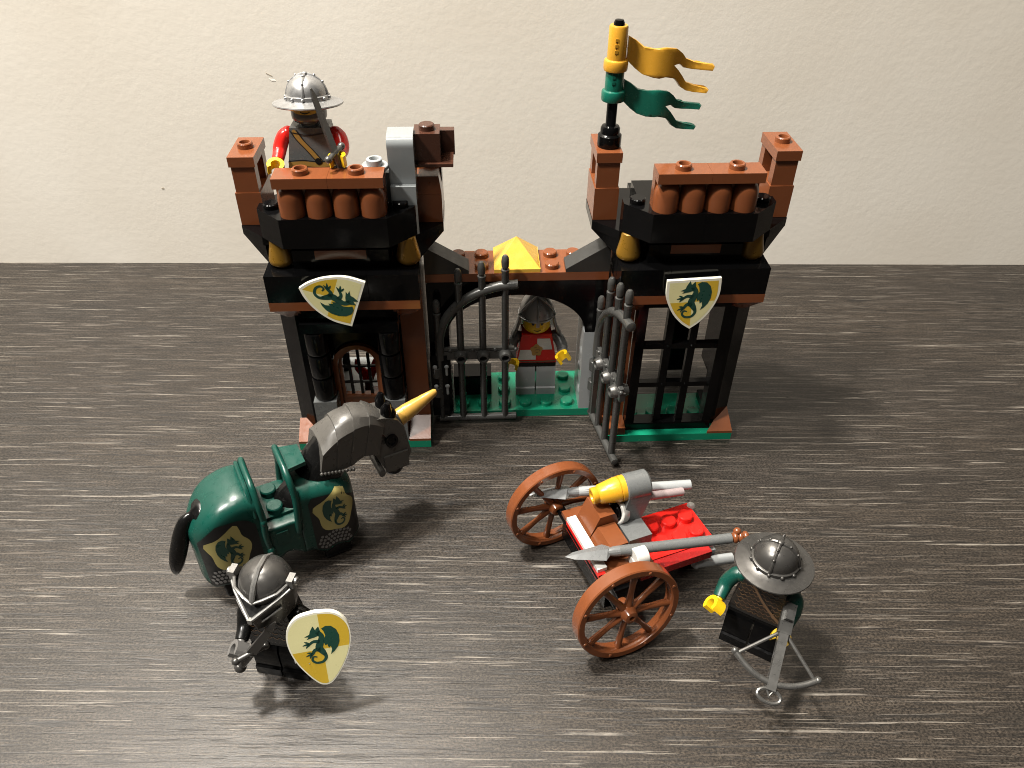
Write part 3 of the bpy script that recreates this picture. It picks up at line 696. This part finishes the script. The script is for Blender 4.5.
m = MB(); m.lathe([(.60, 3.50), (.66, 3.52), (.67, 3.62), (.64, 3.68), (.62, 3.84), (.53, 4.08), (.38, 4.32), (.18, 4.54), (.04, 4.64), (0, 4.64)], None, 32)
m.tube([(0, -.68, 3.56), (0, -.66, 3.70), (0, -.56, 4.02), (0, -.38, 4.34), (0, 0, 4.66), (0, .38, 4.34), (0, .6, 3.8)], [.05, .05, .045, .04, .035, .03, .03], 8)
m.box((-.06, -.64, 3.30), (.06, -.56, 3.60), .02)
SGREY = plastic("soft_silver_plastic", (0.34, 0.335, 0.33), 0.32, metal=0.7)
hp_ = m.build("helmet", SGREY, g)
m = MB()
for sx in (-1, 1): m.tube(spline([(0, -.30, 4.46), (sx * .30, -.40, 4.24), (sx * .54, -.36, 3.94), (sx * .66, -.20, 3.62), (sx * .68, -.05, 3.50)], 4), .035, 8)
m.lathe([(.66, 3.50), (.70, 3.52), (.70, 3.58), (.66, 3.60)], None, 32)
m.build("helmet_rim", SILVER, hp_)
m = MB(); n = 20; vs, fs = [], []
for i in range(n + 1):
    a = R(-22 + 224 * i / n)                      # curtain open at the face
    for r_, z in ((.62, 3.56), (.66, 3.20), (.74, 2.92), (.90, 2.58)): vs.append((r_ * math.cos(a), r_ * math.sin(a) * .8 + .06, z))
fs = [(4 * i + k, 4 * i + 4 + k, 4 * i + 5 + k, 4 * i + 1 + k) for i in range(n) for k in range(3)]
m.add(vs, fs); nk = m.build("neck_guard", SGREY, hp_); so = nk.modifiers.new("thick", 'SOLIDIFY'); so.thickness = .07
# --- knight at the front left
KX, KY, KR = -6.2, -10.9, -10
g, to, hd, H = figure("toy_knight", "toy knight in dark visored helmet at the front left with sword and shield", (KX, KY, 0), KR, BLACK, BLACK, BLACKM, (BLACKM, BLACKM), plastic("pearl_dark_grey_plastic", (0.16, 0.155, 0.15), .3, metal=.3), YELLOW, ((26, -14, 30), (12, 12, 0)))
m = MB()
for z in (2.6, 2.4, 2.2, 2.0, 1.8):
    for k in range(6): strip(m, [(-.5 + .2 * k - .09, z), (-.5 + .2 * k, z - .07), (-.5 + .2 * k + .09, z)], [.008, .012, .008], lambda x, zz: front(x, zz), 3)
m.build("armour_print", BROWNP, to)
m = MB(); m.lathe([(.58, 2.80), (.66, 2.84), (.69, 3.10), (.70, 3.55), (.68, 3.75), (.60, 3.98), (.44, 4.18), (.22, 4.29), (0, 4.31)], None, 36)
hl = m.build("helmet", GUN, g)
m = MB(); m.tube([(0, .55, 4.05), (0, .25, 4.29), (0, -.15, 4.31), (0, -.5, 4.10), (0, -.68, 3.92), (0, -.76, 3.80)], [.05, .075, .085, .085, .08, .06], 8)
m.tube([(-.72, -.16, 3.92), (-.56, -.48, 3.90), (-.25, -.69, 3.84), (0, -.78, 3.76), (.25, -.69, 3.84), (.56, -.48, 3.90), (.72, -.16, 3.92)], .042, 8)
for sx in (-1, 1):
    m.box((sx * .77 - .08, -.20, 3.80), (sx * .77 + .08, .08, 4.08), .03); m.cyl((sx * .68, -.05, 3.94), (sx * .93, -.05, 3.94), .11)
m.build("helmet_ridge", plastic("dull_silver_plastic", (0.20, 0.197, 0.19), 0.30, metal=0.6), hl)
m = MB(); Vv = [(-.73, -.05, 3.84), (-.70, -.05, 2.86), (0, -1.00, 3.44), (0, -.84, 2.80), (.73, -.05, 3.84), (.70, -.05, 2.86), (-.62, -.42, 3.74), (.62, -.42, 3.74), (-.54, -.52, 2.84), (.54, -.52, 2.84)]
m.add(Vv, [(0, 1, 8, 6), (6, 8, 3, 2), (2, 3, 9, 7), (7, 9, 5, 4), (1, 5, 9, 3, 8)]); m.m = 1; m.add(Vv, [(0, 6, 2, 7, 4)]); m.build("visor", [GUN, plastic("eye_slot_shade_black", (0.004, 0.004, 0.004), 0.6, spec=0.08)], hl, smooth=20)  # top face painted black as the shade inside the eye slot
m = MB(); m.tube([(-.77, -.22, 3.80), (-.60, -.46, 3.72), (-.02, -1.03, 3.42)], [.045, .045, .055], 8); m.tube([(.77, -.22, 3.80), (.60, -.46, 3.72), (.02, -1.03, 3.42)], [.045, .045, .055], 8)
m.box((-.06, -1.07, 3.32), (.06, -.97, 3.48), .02)
for sx in (-1, 1): m.tube([(sx * .60, -.49, 3.40), (sx * .38, -.70, 3.28), (sx * .20, -.86, 3.20)], .03, 6)
m.build("visor_edge", bpy.data.materials["dull_silver_plastic"], hl)
sword("dark grey toy sword slanting across the chest of the visored knight", Vector((-6.80, -11.86, 1.72)), Vector((.55, .05, .83)), 1.75, GUN, (.25, -.80, .30), (.26, .18, .22))
sh = thing("shield", "large rounded toy shield with green dragon crest held by the visored knight", "toy shield", M=T((-4.86, -11.74, 2.14)) @ RZ(12) @ RX(-17) @ XZ)
def oval():
    r = [(p.x, p.y) for p in spline([(0, 1.12, 0), (.46, 1.03, 0), (.74, .70, 0), (.79, .25, 0), (.66, -.30, 0), (.40, -.80, 0), (.17, -1.10, 0), (0, -1.17, 0)], 5)]
    return [(-x, y) for x, y in r[1:-1]] + r[::-1]
crest_shield(oval(), .06, -.02, .13, .62, .955, (.02, .12), "shield_face", sh, False)
m = MB(); m.cyl((0, -.1, -.30), (0, -.1, .02), .14); m.tube([(0, -.35, -.28), (0, .15, -.28)], .1); m.build("shield_grip", IVORY, sh)
# --- crossbowman at the front right
BX, BY, BRZ = 6.97, -10.0, -30
g, to, hd, H = figure("toy_crossbowman", "toy crossbowman in dark wide brimmed helmet and green sleeves at the front right", (BX, BY, 0), BRZ, BLACK, BLACK, plastic("dark_brown_torso_plastic", (0.014, 0.011, 0.009), .3), (DGREEN, DGREEN), YELLOW, YELLOW, ((18, 14, 60), (16, -7, 0)))
m = MB()
for j, z in enumerate((2.66, 2.52, 2.38, 2.24, 2.10, 1.96, 1.82, 1.68)):
    for k in range(9):
        x = -.58 + .145 * k + (.07 if j % 2 else 0)
        if abs(x) < .60 + (2.8 - z) * .08: strip(m, [(x - .065, z), (x, z - .065), (x + .065, z)], [.010, .014, .010], lambda a, b: front(a, b), 3)
strip(m, [(-.30, 2.72), (.0, 2.3), (.34, 1.92), (.62, 1.66)], [.035, .04, .045, .04], lambda a, b: front(a, b, .004))
m.build("mail_print", BROWNP, to)
m = MB(); strip(m, [(-.16, 2.66), (.02, 2.36), (.36, 1.98)], [.02] * 3, lambda a, b: front(a, b, .006)); strip(m, [(-.78, 1.58), (0, 1.55), (.78, 1.58)], [.05] * 3, lambda a, b: front(a, b, .004)); m.build("belt_print", INK, to)
m = MB(); m.box((-.70, .38, 1.75), (.62, .62, 2.75), .05); m.build("quiver", BLACKM, g)
facemarks(hd, g)
kettle_hat(g, GUN)
MBw = T((BX, BY, 0)) @ RZ(BRZ)
hp = MBw @ H[1].translation
tip = Vector((6.68, -12.48, 1.22)); rear = Vector((7.72, -9.98, 2.72))
d = (tip - rear).normalized(); side = Vector((.94, -.24, -.05)); side = (side - d * side.dot(d)).normalized(); upv = side.cross(d)
xb = thing("crossbow", "dark silver toy crossbow held out by the crossbowman, its bow near the table", "toy crossbow", M=basis(rear, side, d, upv) if False else basis(rear, side, upv.cross(side) if False else d, side.cross(d)))
Lb = (tip - rear).length
m = MB(); m.box((-.17, -.15, -.10), (.17, Lb * .48, .10), .03); m.box((-.12, Lb * .45, -.09), (.12, Lb - .12, .04), .02); m.box((-.12, Lb * .47, .03), (-.055, Lb - .14, .12), .012); m.box((.055, Lb * .47, .03), (.12, Lb - .14, .12), .012)
m.box((-.10, .9, -.40), (.10, 1.15, -.05), .03); m.box((-.05, Lb * .47, .06), (.05, Lb * .53, .18), .02)
m.build("stock", STEEL, xb)
m = MB(); bp_ = [(x, Lb - .30 - .42 * (x / 1.02) ** 2, 0) for x in [-1.08 + .09 * i for i in range(25)]]; m.tube(bp_, .085, 10); m.ball(bp_[0], .10); m.ball(bp_[-1], .10); m.build("bow_limb", STEEL, xb)
for sx in (-1, 1):
    m = MB(); m.tube([(sx * 1.02, Lb - .72, 0), (sx * .12, Lb * .49, .02)], .05, 8); m.build("bow_string", STEEL, xb)
m = MB(); m.tube([(.30 * math.cos(R(a)) * (1 if abs(math.cos(R(a))) < .8 else 1), Lb + .02 + .17 * math.sin(R(a)), 0) for a in range(0, 361, 18)], .05, 8); m.tube([(-.12, Lb - .2, 0), (0, Lb + .02, .02), (.12, Lb - .2, 0)], .05, 8); m.build("stirrup", STEEL, xb)

# ================================================================ armoured horse (local: facing +x)
HX, HY, HR = -7.28, -7.01, 28.6
horse = thing("toy_horse", "black toy horse in green cloth and grey head armour with a gold horn", "toy horse", (HX, HY, 0), HR); horse.scale = (1, 1, 1.28)
m = MB()
for sy in (-1, 1):
    for x, b in ((-1.55, -.15), (1.55, .12)):
        m.tube(spline([(x, sy * .52, 1.7), (x + b, sy * .55, 1.1), (x + b * .4, sy * .55, .6), (x + b * .6, sy * .55, .06)], 4), [.50 - .012 * i for i in range(13)], 12)
        m.box((x - .42, sy * .55 - .38, 0.005), (x + .46, sy * .55 + .38, .42), .06)
m.tube(spline([(-2.0, 0, 1.75), (-1.4, 0, 1.8), (0, 0, 1.18), (1.4, 0, 1.75), (2.0, 0, 1.7)], 4), [.60, .72, .78, .74, .64, .54, .46, .42, .42, .70, .76, .80, .82, .82, .76, .70, .60], 16)
m.tube(spline([(1.35, 0, 1.9), (1.75, 0, 2.5), (2.35, 0, 3.05), (3.0, 0, 3.25), (3.45, 0, 3.15)], 4), [.74, .74, .72, .70, .68, .64, .62, .60, .57, .54, .52, .50, .48, .47, .46, .45, .44], 16)
m.tube(spline([(3.3, 0, 3.15), (3.7, 0, 2.75), (4.0, 0, 2.15), (4.12, 0, 1.72)], 4), [.46, .47, .46, .45, .43, .41, .39, .37, .35, .34, .34, .33, .30], 14)
m.ball((3.95, 0, 1.70), .36, (1, .95, .8))
m.tube(spline([(-2.05, 0, 2.28), (-2.40, 0, 2.12), (-2.72, 0, 1.55), (-3.0, 0, .95), (-3.12, 0, .62)], 5), [.12, .13, .14, .16, .18, .20, .21, .23, .24, .25, .25, .25, .25, .24, .23, .21, .19, .16, .13, .09, .05], 14)
hb = m.build("horse_body", BLACKM, horse)
rm = hb.modifiers.new("union", 'REMESH'); rm.mode = 'VOXEL'; rm.voxel_size = .055; rm.use_smooth_shade = True
sm = hb.modifiers.new("soft", 'SMOOTH'); sm.iterations = 3; sm.factor = .5

def hw(X):                                   # half width in plan
    if X < -1.45: u = min(1, (-1.45 - X) / 1.0); return .98 * (1 - u ** 2.6) ** (1 / 2.2) + .02
    if X > 1.55: u = min(1, (X - 1.55) / .92); return .98 * (1 - u ** 3.2) ** (1 / 2.6) + .02
    return 1.0
def ztop(X):
    if X < -.42: return 2.66 + .22 * math.exp(-((X + .9) / .7) ** 2) - .75 * max(0, (-1.35 - X) / 1.1) ** 2.2
    if X < .60: return 1.78
    return 2.58 - .10 * (X - .6) - .55 * max(0, (X - 1.7) / .77) ** 2
def hem(X): return .42 + .10 * abs(math.sin(X * 4.6 + .6)) + (.42 * max(0, 1 - abs(X) / 1.0) ** .7)
def shell(X, t_):                            # t_ from -1 (near hem) over the top to 1
    wv, zt, zh = hw(X), ztop(X), hem(X); s_ = abs(t_)
    ks = .55                                     # part of the profile that is the straight side
    flat = -.42 < X < .60
    zsh = zt - (.10 if flat else .55)
    if s_ > 1 - ks: k = (1 - s_) / ks; y = wv * (1.0 + .04 * (1 - k)); z = zh + (zsh - zh) * k
    else:
        a = (s_ / (1 - ks)) * math.pi / 2; e = .55
        y = wv * math.sin(a) ** e; z = zsh + (zt - zsh) * math.cos(a) ** (e if not flat else .4)
    return Vector((X, math.copysign(y, t_) if t_ else 0, z))
def sheet(x0, x1, nx, name):
    m = MB(); nt = 40; vs = [shell(x0 + (x1 - x0) * i / nx, -1 + 2 * j / nt) for i in range(nx + 1) for j in range(nt + 1)]
    m.add(vs, [(i * (nt + 1) + j, (i + 1) * (nt + 1) + j, (i + 1) * (nt + 1) + j + 1, i * (nt + 1) + j + 1) for i in range(nx) for j in range(nt)]); return m
cl = sheet(-2.44, -.43, 26, ""); c2 = sheet(-.42, .59, 14, ""); c3 = sheet(.60, 2.46, 24, "")
for q in (c2, c3): cl.add(q.v, [tuple(f) for f in q.f])
# end walls beside the seat
for X, Xf in ((-.43, -.45), (.60, .62)):
    vs = [shell(Xf, -1 + 2 * j / 40) for j in range(41)]; vs = [Vector((X, v.y, v.z)) for v in vs if v.z > 1.60]; cl.poly(vs)
cloth = cl.build("horse_cloth", DGREEN, horse, smooth=50)
so = cloth.modifiers.new("thick", 'SOLIDIFY'); so.thickness = .07; so.offset = -1
def sidept(X, z, sy, off):
    wv, zt, zh = hw(X), ztop(X), hem(X); zsh = zt - .55
    if z < zsh: k = max(0, (z - zh) / (zsh - zh)); y = wv * (1 + .04 * (1 - k))
    else:
        q = min(1, (z - zsh) / (zt - zsh)); a = math.acos(min(1, q ** (1 / .55))); y = wv * math.sin(a) ** .55
    dx = .02; nrm = Vector((-(hw(X + dx) - hw(X - dx)) / (2 * dx), 1, .0)).normalized()
    return Vector((X + nrm.x * off, sy * (y + nrm.y * off), z))
for sy in (-1, 1):
    for x0, x1, ex, ez, fl in ((-2.26, -.62, -1.46, 1.56, 1), (.92, 2.38, 1.68, 1.62, 1)):
        m = MB(); nx, nz_ = 20, 14; vs = []
        for i in range(nx + 1):
            X = x0 + (x1 - x0) * i / nx; u = 2 * i / nx - 1
            lo, hi = hem(X) + .05, min(2.42 - .30 * abs(u) ** 4, ztop(X) - .26)
            for j in range(nz_ + 1): vs.append(sidept(X, lo + (hi - lo) * j / nz_, sy, .010))
        m.add(vs, [(i * (nz_ + 1) + j, (i + 1) * (nz_ + 1) + j, (i + 1) * (nz_ + 1) + j + 1, i * (nz_ + 1) + j + 1) for i in range(nx) for j in range(nz_)])
        m.m = 1; rr = 7; na = 40; vs = []
        for i in range(rr + 1):
            for k in range(na):
                a = 2 * math.pi * k / na; jag = 1 + .06 * math.sin(5 * a + 1) + (.34 * max(0, math.cos(a - 1.15)) ** 30 + .26 * max(0, math.cos(a - 2.75)) ** 30)
                vs.append(sidept(ex + .56 * i / rr * jag * math.cos(a), ez + .60 * i / rr * jag * math.sin(a), sy, .020))
        m.add(vs, [(i * na + k, i * na + (k + 1) % na, (i + 1) * na + (k + 1) % na, (i + 1) * na + k) for i in range(rr) for k in range(na)])
        m.m = 2; s_ = 1 if fl == 1 else -1
        dragon(m, lambda x, y: sidept(ex + x * -.50, ez + y * .50, sy, .030))
        m.m = 3
        for row in range(4):
            for k in range(9):
                X = x0 + .10 + .115 * k + (.055 if row % 2 else 0); z = hem(X) + .50 - row * .115
                if X > x1 - .12 or abs(X - ex) > .60 and row < 1: continue
                if z < hem(X) + .06: continue
                m.poly([sidept(X + .05 * math.cos(R(a)), z + .05 * math.sin(R(a)), sy, .028) for a in range(0, 360, 60)])
        m.build("crest_print", [INK, PALEGOLD, DRAGON, MAILGREY], cloth)
# saddle
m = MB(); m.box((-.40, -.62, 1.66), (.56, .62, 1.86), .03)
for y in (-.38, .38): m.stud(.06, y, 1.86)
m.box((-.34, -.98, 1.5), (.50, -.66, 1.74), .03); m.box((-.34, .66, 1.5), (.50, .98, 1.74), .03); m.box((-.15, -1.04, 1.2), (.2, -.96, 1.6), .02)
m.build("saddle", DGREEN, horse)
m = MB(); pr = spline([(-.40, -1.0, 1.15), (-.44, -1.03, 1.7), (-.40, -1.0, 2.15), (-.42, -.93, 2.55), (-.44, -.62, 2.95), (-.45, 0, 3.02), (-.44, .62, 2.95), (-.42, .93, 2.55), (-.40, 1.0, 2.15), (-.44, 1.03, 1.7), (-.40, 1.0, 1.15)], 5)
m.tube(pr, .10, 10); m.tube([Vector((p.x - .16, p.y * .98, p.z - .02)) for p in pr[12:-12]], .07, 8); m.ball((-.40, -1.04, 2.1), .10); m.ball((-.40, -1.06, 1.15), .12); m.build("cantle", DGREEN, horse)
m = MB(); m.hexa([(.60, -.62, 2.3), (.60, .62, 2.3), (.74, .62, 2.3), (.74, -.62, 2.3), (.52, -.62, 3.02), (.52, .62, 3.02), (.66, .62, 3.02), (.66, -.62, 3.02)][0:4] + [(.52, -.62, 3.02), (.52, .62, 3.02), (.66, .62, 3.02), (.66, -.62, 3.02)], .03)
m.hexa([(.56, -.55, 2.95), (1.2, -.45, 2.95), (1.2, .45, 2.95), (.56, .55, 2.95), (.56, -.55, 3.06), (1.2, -.42, 3.04), (1.2, .42, 3.04), (.56, .55, 3.06)], .03)
m.tube(spline([(.50, -1.0, 1.4), (.56, -1.02, 1.9), (.62, -.94, 2.45), (.58, -.70, 2.95), (.56, 0, 3.08), (.58, .70, 2.95), (.62, .94, 2.45), (.56, 1.02, 1.9), (.50, 1.0, 1.4)], 5), .10, 10); m.build("pommel", DGREEN, horse)
# head armour: neck plates that narrow towards the head
m = MB()
ntop = spline([(1.72, 0, 3.32), (2.24, 0, 3.68), (2.80, 0, 3.84), (3.30, 0, 3.78), (3.74, 0, 3.52)], 6)
nbot = spline([(1.54, 0, 2.72), (2.02, 0, 2.58), (2.45, 0, 2.54), (2.95, 0, 2.66), (3.40, 0, 2.50)], 6)
vs, rows = [], []
for i in range(25):
    for g_ in ((0,) if i % 6 else (0, 1)):           # a small step where one plate laps over the next
        if (i == 0 and g_ == 1) or (i == 24 and g_ == 1): continue
        fr = (i % 6) / 6 if (i % 6 or g_ == 1 or i == 0) else 1.0
        k = 1.045 - .045 * fr; a, b = ntop[i], nbot[i]; t_ = i / 24; wt, wb = .40 - .06 * t_, .68 - .20 * t_
        row = []
        for y, q in ((-wb - .02, 1.0), (-wb, .60), (-wb, .22), (-wt - .04, .07), (-wt + .06, .03), (0, 0), (wt - .06, .03), (wt + .04, .07), (wb, .22), (wb, .60), (wb + .02, 1.0)):
            p = a + (b - a) * (1 - (1 - q) * k) ; row.append(len(vs)); vs.append((p.x, y * (.96 + .04 * (k - 1) / .045), p.z))
        rows.append(row)
fs = [(rows[i][k], rows[i + 1][k], rows[i + 1][k + 1], rows[i][k + 1]) for i in range(len(rows) - 1) for k in range(10)]
fs += [tuple(rows[0]), tuple(rows[-1][::-1])] + [(rows[i][10], rows[i + 1][10], rows[i + 1][0], rows[i][0]) for i in range(len(rows) - 1)]
m.add(vs, fs)
pn = m.build("neck_armour", CHARC, horse, smooth=24)
for sy in (-1, 1):
    m = MB(); m.tube([(1.50, sy * .70, 2.70), (2.55, sy * .70, 2.50)], .03, 8)
    for k in range(10):
        t_ = k / 9; m.ball((1.55 + .95 * t_, sy * .72, 2.70 - .18 * t_), .05, seg=8)
    m.build("armour_rivets", CHARC, pn)
m = MB()
face_ = [(3.30, 3.60), (3.72, 3.54), (4.12, 3.36), (4.32, 3.08), (4.46, 2.25), (4.32, 1.98), (3.90, 1.74), (3.62, 1.82), (3.42, 2.20), (3.28, 2.55)]
m.prism(face_, .84, basis((0, .42, 0), (1, 0, 0), (0, 0, 1), (0, -1, 0)), .09)
m.box((3.55, -.49, 1.86), (4.34, .49, 2.36), .10)
ha = m.build("head_armour", CHARC, horse)
for sy in (-1, 1):
    m = MB(); m.lathe([(.20, 0), (.20, .05), (.13, .06), (.10, .02), (0, .02)], basis((3.86, sy * .43, 2.80), (1, 0, 0), (0, 0, 1) if sy < 0 else (0, 0, -1), (0, sy, 0)), 20)
    m.build("eye_ring", BLACK, ha)
m = MB(); m.tube([(3.40, -.58, 1.95), (3.40, .58, 1.95)], .11); m.build("bit", CHARC, ha)
m = MB()
for sy in (-1, 1): m.tube([(3.86, sy * .20, 3.44), (3.86, sy * .26, 3.70), (3.92, sy * .28, 3.86)], [.19, .17, .08]); m.ball((4.0, sy * .18, 3.46), .18)
m.build("ear", BLACK, horse)
m = MB(); m.cyl((4.12, 0, 3.05), (4.36, 0, 3.14), .24, .22); m.build("horn_socket", STEEL, horse)
m = MB(); hd_ = Vector((1.28, 0, .44)).normalized(); m.lathe([(.20, 0), (.25, .02), (.235, .22), (.245, .23), (.205, .55), (.21, .56), (.165, .85), (.17, .86), (.10, 1.32), (.06, 1.38), (0, 1.39)], along(Vector((4.30, 0, 3.12)), hd_), 22); m.build("horn", plastic("tan_gold_plastic", (0.47, 0.27, 0.055), 0.3), horse)

# ================================================================ cannon cart (local: +x towards the trail)
KA = 22
cart = thing("toy_cart", "two wheeled brown and red toy cart carrying a yellow cannon", "toy cart", (2.27, -8.2, 0), KA)
def Q(name, mb, mat, label=None):
    o = mb.build(name, mat, cart)
    if label: o["label"] = label
    return o
m = MB(); m.box((-.12, -1.45, .82), (.78, 1.45, 1.44), .02); Q("axle_block", m, BLACK)
m = MB(); m.cyl((.0, -2.2, 1.55), (.0, 2.2, 1.55), .15); Q("axle", m, BLACK)
m = MB(); m.box((-.13, -1.0, 1.445), (.10, 1.2, 1.76), .015); Q("red_plate", m, RED)
m = MB(); m.box((-.12, -.9, 1.765), (.18, 1.22, 1.90), .015); Q("white_tile", m, WHITE)
m = MB(); m.box((-.11, 1.23, 1.445), (.75, 1.60, 1.80), .015); m.box((.11, -1.3, 1.445), (1.6, 1.22, 1.74), .015); Q("brown_plate", m, BROWN)
m = MB(); m.hexa([(.20, .32, 1.75), (1.0, .32, 1.75), (1.0, 1.22, 1.75), (.20, 1.22, 1.75), (.52, .32, 2.56), (1.0, .32, 2.56), (1.0, 1.22, 2.56), (.52, 1.22, 2.56)], .02); m.hexa([(1.0, .32, 1.75), (1.3, .32, 1.75), (1.3, 1.22, 1.75), (1.0, 1.22, 1.75), (1.0, .32, 2.56), (1.05, .32, 2.5), (1.05, 1.22, 2.5), (1.0, 1.22, 2.56)], .01); Q("brown_slope", m, BROWN)
m = MB(); m.hexa([(.20, -.55, 1.75), (1.0, -.55, 1.75), (1.0, .30, 1.75), (.20, .30, 1.75), (.45, -.55, 2.22), (1.02, -.55, 2.22), (1.02, .30, 2.22), (.45, .30, 2.22)], .02); Q("brown_slope", m, BROWN)
m = MB(); m.lathe([(.38, 0), (.40, .03), (.40, .24), (.37, .27), (.31, .27), (.30, .05), (0, .05)], along((1.42, .62, 2.25), (-1, -.15, .25)), 24); Q("white_ring", m, WHITE)
m = MB(); m.cyl((1.08, .57, 2.34), (1.5, .64, 2.22), .26); Q("black_knob", m, BLACK)
m = MB(); m.lathe([(.14, .10), (.16, 0), (.23, .0), (.25, .02), (.25, .17), (.235, .19), (.29, .24), (.385, .76), (.385, .84), (.35, .86), (.395, .88), (.395, 1.06), (.30, 1.09)], along((.46, .86, 2.98), (1, -.10, .08)), 28); Q("cannon_barrel", m, CANON)
m = MB(); m.cyl((1.45, .75, 3.06), (2.22, .67, 3.10), .42, .42, .05, 32)
m.hexa([(1.15, .30, 1.75), (1.78, .24, 1.75), (1.85, .90, 1.75), (1.22, .96, 1.75), (1.46, .34, 2.98), (2.20, .27, 3.0), (2.23, 1.06, 3.0), (1.50, 1.14, 2.98)], .03); Q("cannon_mount", m, DGREY)
m = MB(); m.box((1.15, -.42, 1.745), (1.90, .30, 2.08), .02); Q("grey_plate", m, DGREY)
m = MB(); m.box((1.35, -.85, 1.12), (3.92, .76, 1.44), .02)
for x in (2.30, 2.90, 3.50):
    for y in (-.42, .22): m.stud(x, y, 1.44, r=.235, h=.2)
Q("red_bed", m, RED)
m = MB(); m.box((1.2, -1.2, 1.13), (3.6, -.87, 1.42), .02); m.box((.8, -1.0, 1.13), (1.19, 1.1, 1.43), .02); Q("red_side_plate", m, plastic("deep_red_plastic", (.33, .010, .010), .25))
for y in (-1.02, ):
    m = MB(); m.box((.92, y - .22, 1.75), (1.36, y + .22, 2.02), .02); m.lathe([(.27, -.2), (.29, -.18), (.29, .18), (.27, .2)], basis((1.14, y, 2.10), (0, 1, 0), (0, 0, 1), (1, 0, 0)), 20); Q("spear_clip", m, WHITE)
m = MB(); m.box((.92, 1.2, 1.81), (1.36, 1.6, 2.05), .02); m.lathe([(.27, -.2), (.29, -.18), (.29, .18), (.27, .2)], basis((1.14, 1.42, 2.16), (0, 1, 0), (0, 0, 1), (1, 0, 0)), 20); Q("spear_clip", m, WHITE)
m = MB(); m.ball((3.98, .62, 1.4), .14); m.box((3.7, .55, 1.13), (4.0, .75, 1.4), .02); Q("white_peg", m, WHITE)
m = MB(); m.tube([(3.3, -.95, .72), (4.45, -1.2, .72)], .17, 16); m.box((3.3, -.9, .75), (4.0, -.6, 1.0), .04); m.ball((3.28, -.94, .72), .20, (.6, 1, 1)); Q("trail_bar", m, GREY)
m = MB(); m.box((3.0, -.45, .60), (3.3, .9, 1.12), .02); m.cyl((3.5, -.2, 0.02), (3.5, .3, 0.02), .02); m.box((3.25, -.6, .0), (4.1, .3, .28), .04); Q("trail_shadow_slab", m, BLACK)  # black slab on the table stands in for the shadow under the trail
m = MB(); m.tube([(1.9, .7, 2.5), (3.5, .58, 2.30)], .13, 14); Q("cannon_rod", m, plastic("pinkish_grey_plastic", (.30, .24, .24), .3))
def wheel(x, y, yaw, lean):
    wv = bpy.data.objects.new("wheel", None); COL.objects.link(wv); wv.parent = cart; wv.location = (x, y, 1.60); wv.rotation_euler = (R(lean), 0, R(yaw))
    A = basis((0, 0, 0), (1, 0, 0), (0, 0, 1), (0, -1, 0))
    m = MB(); m.lathe([(1.36, -.18), (1.38, -.21), (1.54, -.21), (1.57, -.18), (1.57, .18), (1.54, .21), (1.38, .21), (1.36, .18), (1.36, .06), (1.33, .03), (1.33, -.03), (1.36, -.06), (1.36, -.18)], A, 64, False)
    for k in range(8):
        for sy in (-1, 1): m.ball((1.46 * math.cos(R(k * 45 + 22)), sy * .21, 1.46 * math.sin(R(k * 45 + 22))), .055, (1, .6, 1), seg=8)
    m.build("rim", BROWN, wv)
    for k in range(8):
        a = k * 45 + 10; m = MB(); m.tube([(0.2, -.04, 0), (.7, -.02, 0), (1.37, 0, 0)], [.12, .085, .11], 10, RY(a)); m.build("spoke", BROWN, wv)
    m = MB(); m.lathe([(.14, -.34), (.19, -.32), (.25, -.16), (.27, 0), (.25, .16), (.19, .32), (.14, .34), (.08, .34), (.07, .2), (0, .2)], A, 24); m.build("hub", BROWN, wv)
wheel(.12, -2.22, 0, -8)
wheel(-.14, 2.12, 3, -2)
def spear(label, base, yaw, tilt, length, butt):
    s_ = thing("spear", label, "toy spear", M=T(base) @ RZ(yaw) @ RY(tilt))
    m = MB(); m.tube([(1.6, 0, 0), (length, 0, 0)], .155, 16); m.build("shaft", DGREY if butt else GREY, s_)
    m = MB()
    m.add([(0, 0, 0), (.25, .13, 0), (1.15, .30, 0), (1.5, .10, 0), (1.15, -.30, 0), (.25, -.13, 0), (.6, 0, .10), (1.25, 0, .14), (.6, 0, -.10), (1.25, 0, -.14)], [(0, 1, 6), (1, 2, 7, 6), (2, 3, 7), (3, 4, 7), (4, 5, 6, 7), (5, 0, 6), (1, 0, 8), (2, 1, 8, 9), (3, 2, 9), (4, 3, 9), (5, 4, 9, 8), (0, 5, 8)])
    m.tube([(1.2, 0, 0), (1.45, 0, 0), (1.9, 0, 0)], [.10, .15, .155], 14); m.build("spearhead", plastic("spearhead_grey_plastic", (.15, .155, .157), .28, metal=.1), s_, smooth=25)
    if butt:
        m = MB()
        for k in range(3): m.ball((length + .12 + .16 * k, 0, 0), .17, (.7, 1, 1))
        m.ball((length + .2, .1, .16), .12); m.build("butt", BROWN, s_)
spear("grey toy spear with a brown ribbed end clipped to the near side of the cart", (1.55, -8.86, 2.2), 8.6, 0, 4.95, True)
spear("pale grey toy spear on the far side of the cart, tip before the far wheel", (.50, -6.45, 2.2), 4.1, -1.5, 5.1, False)
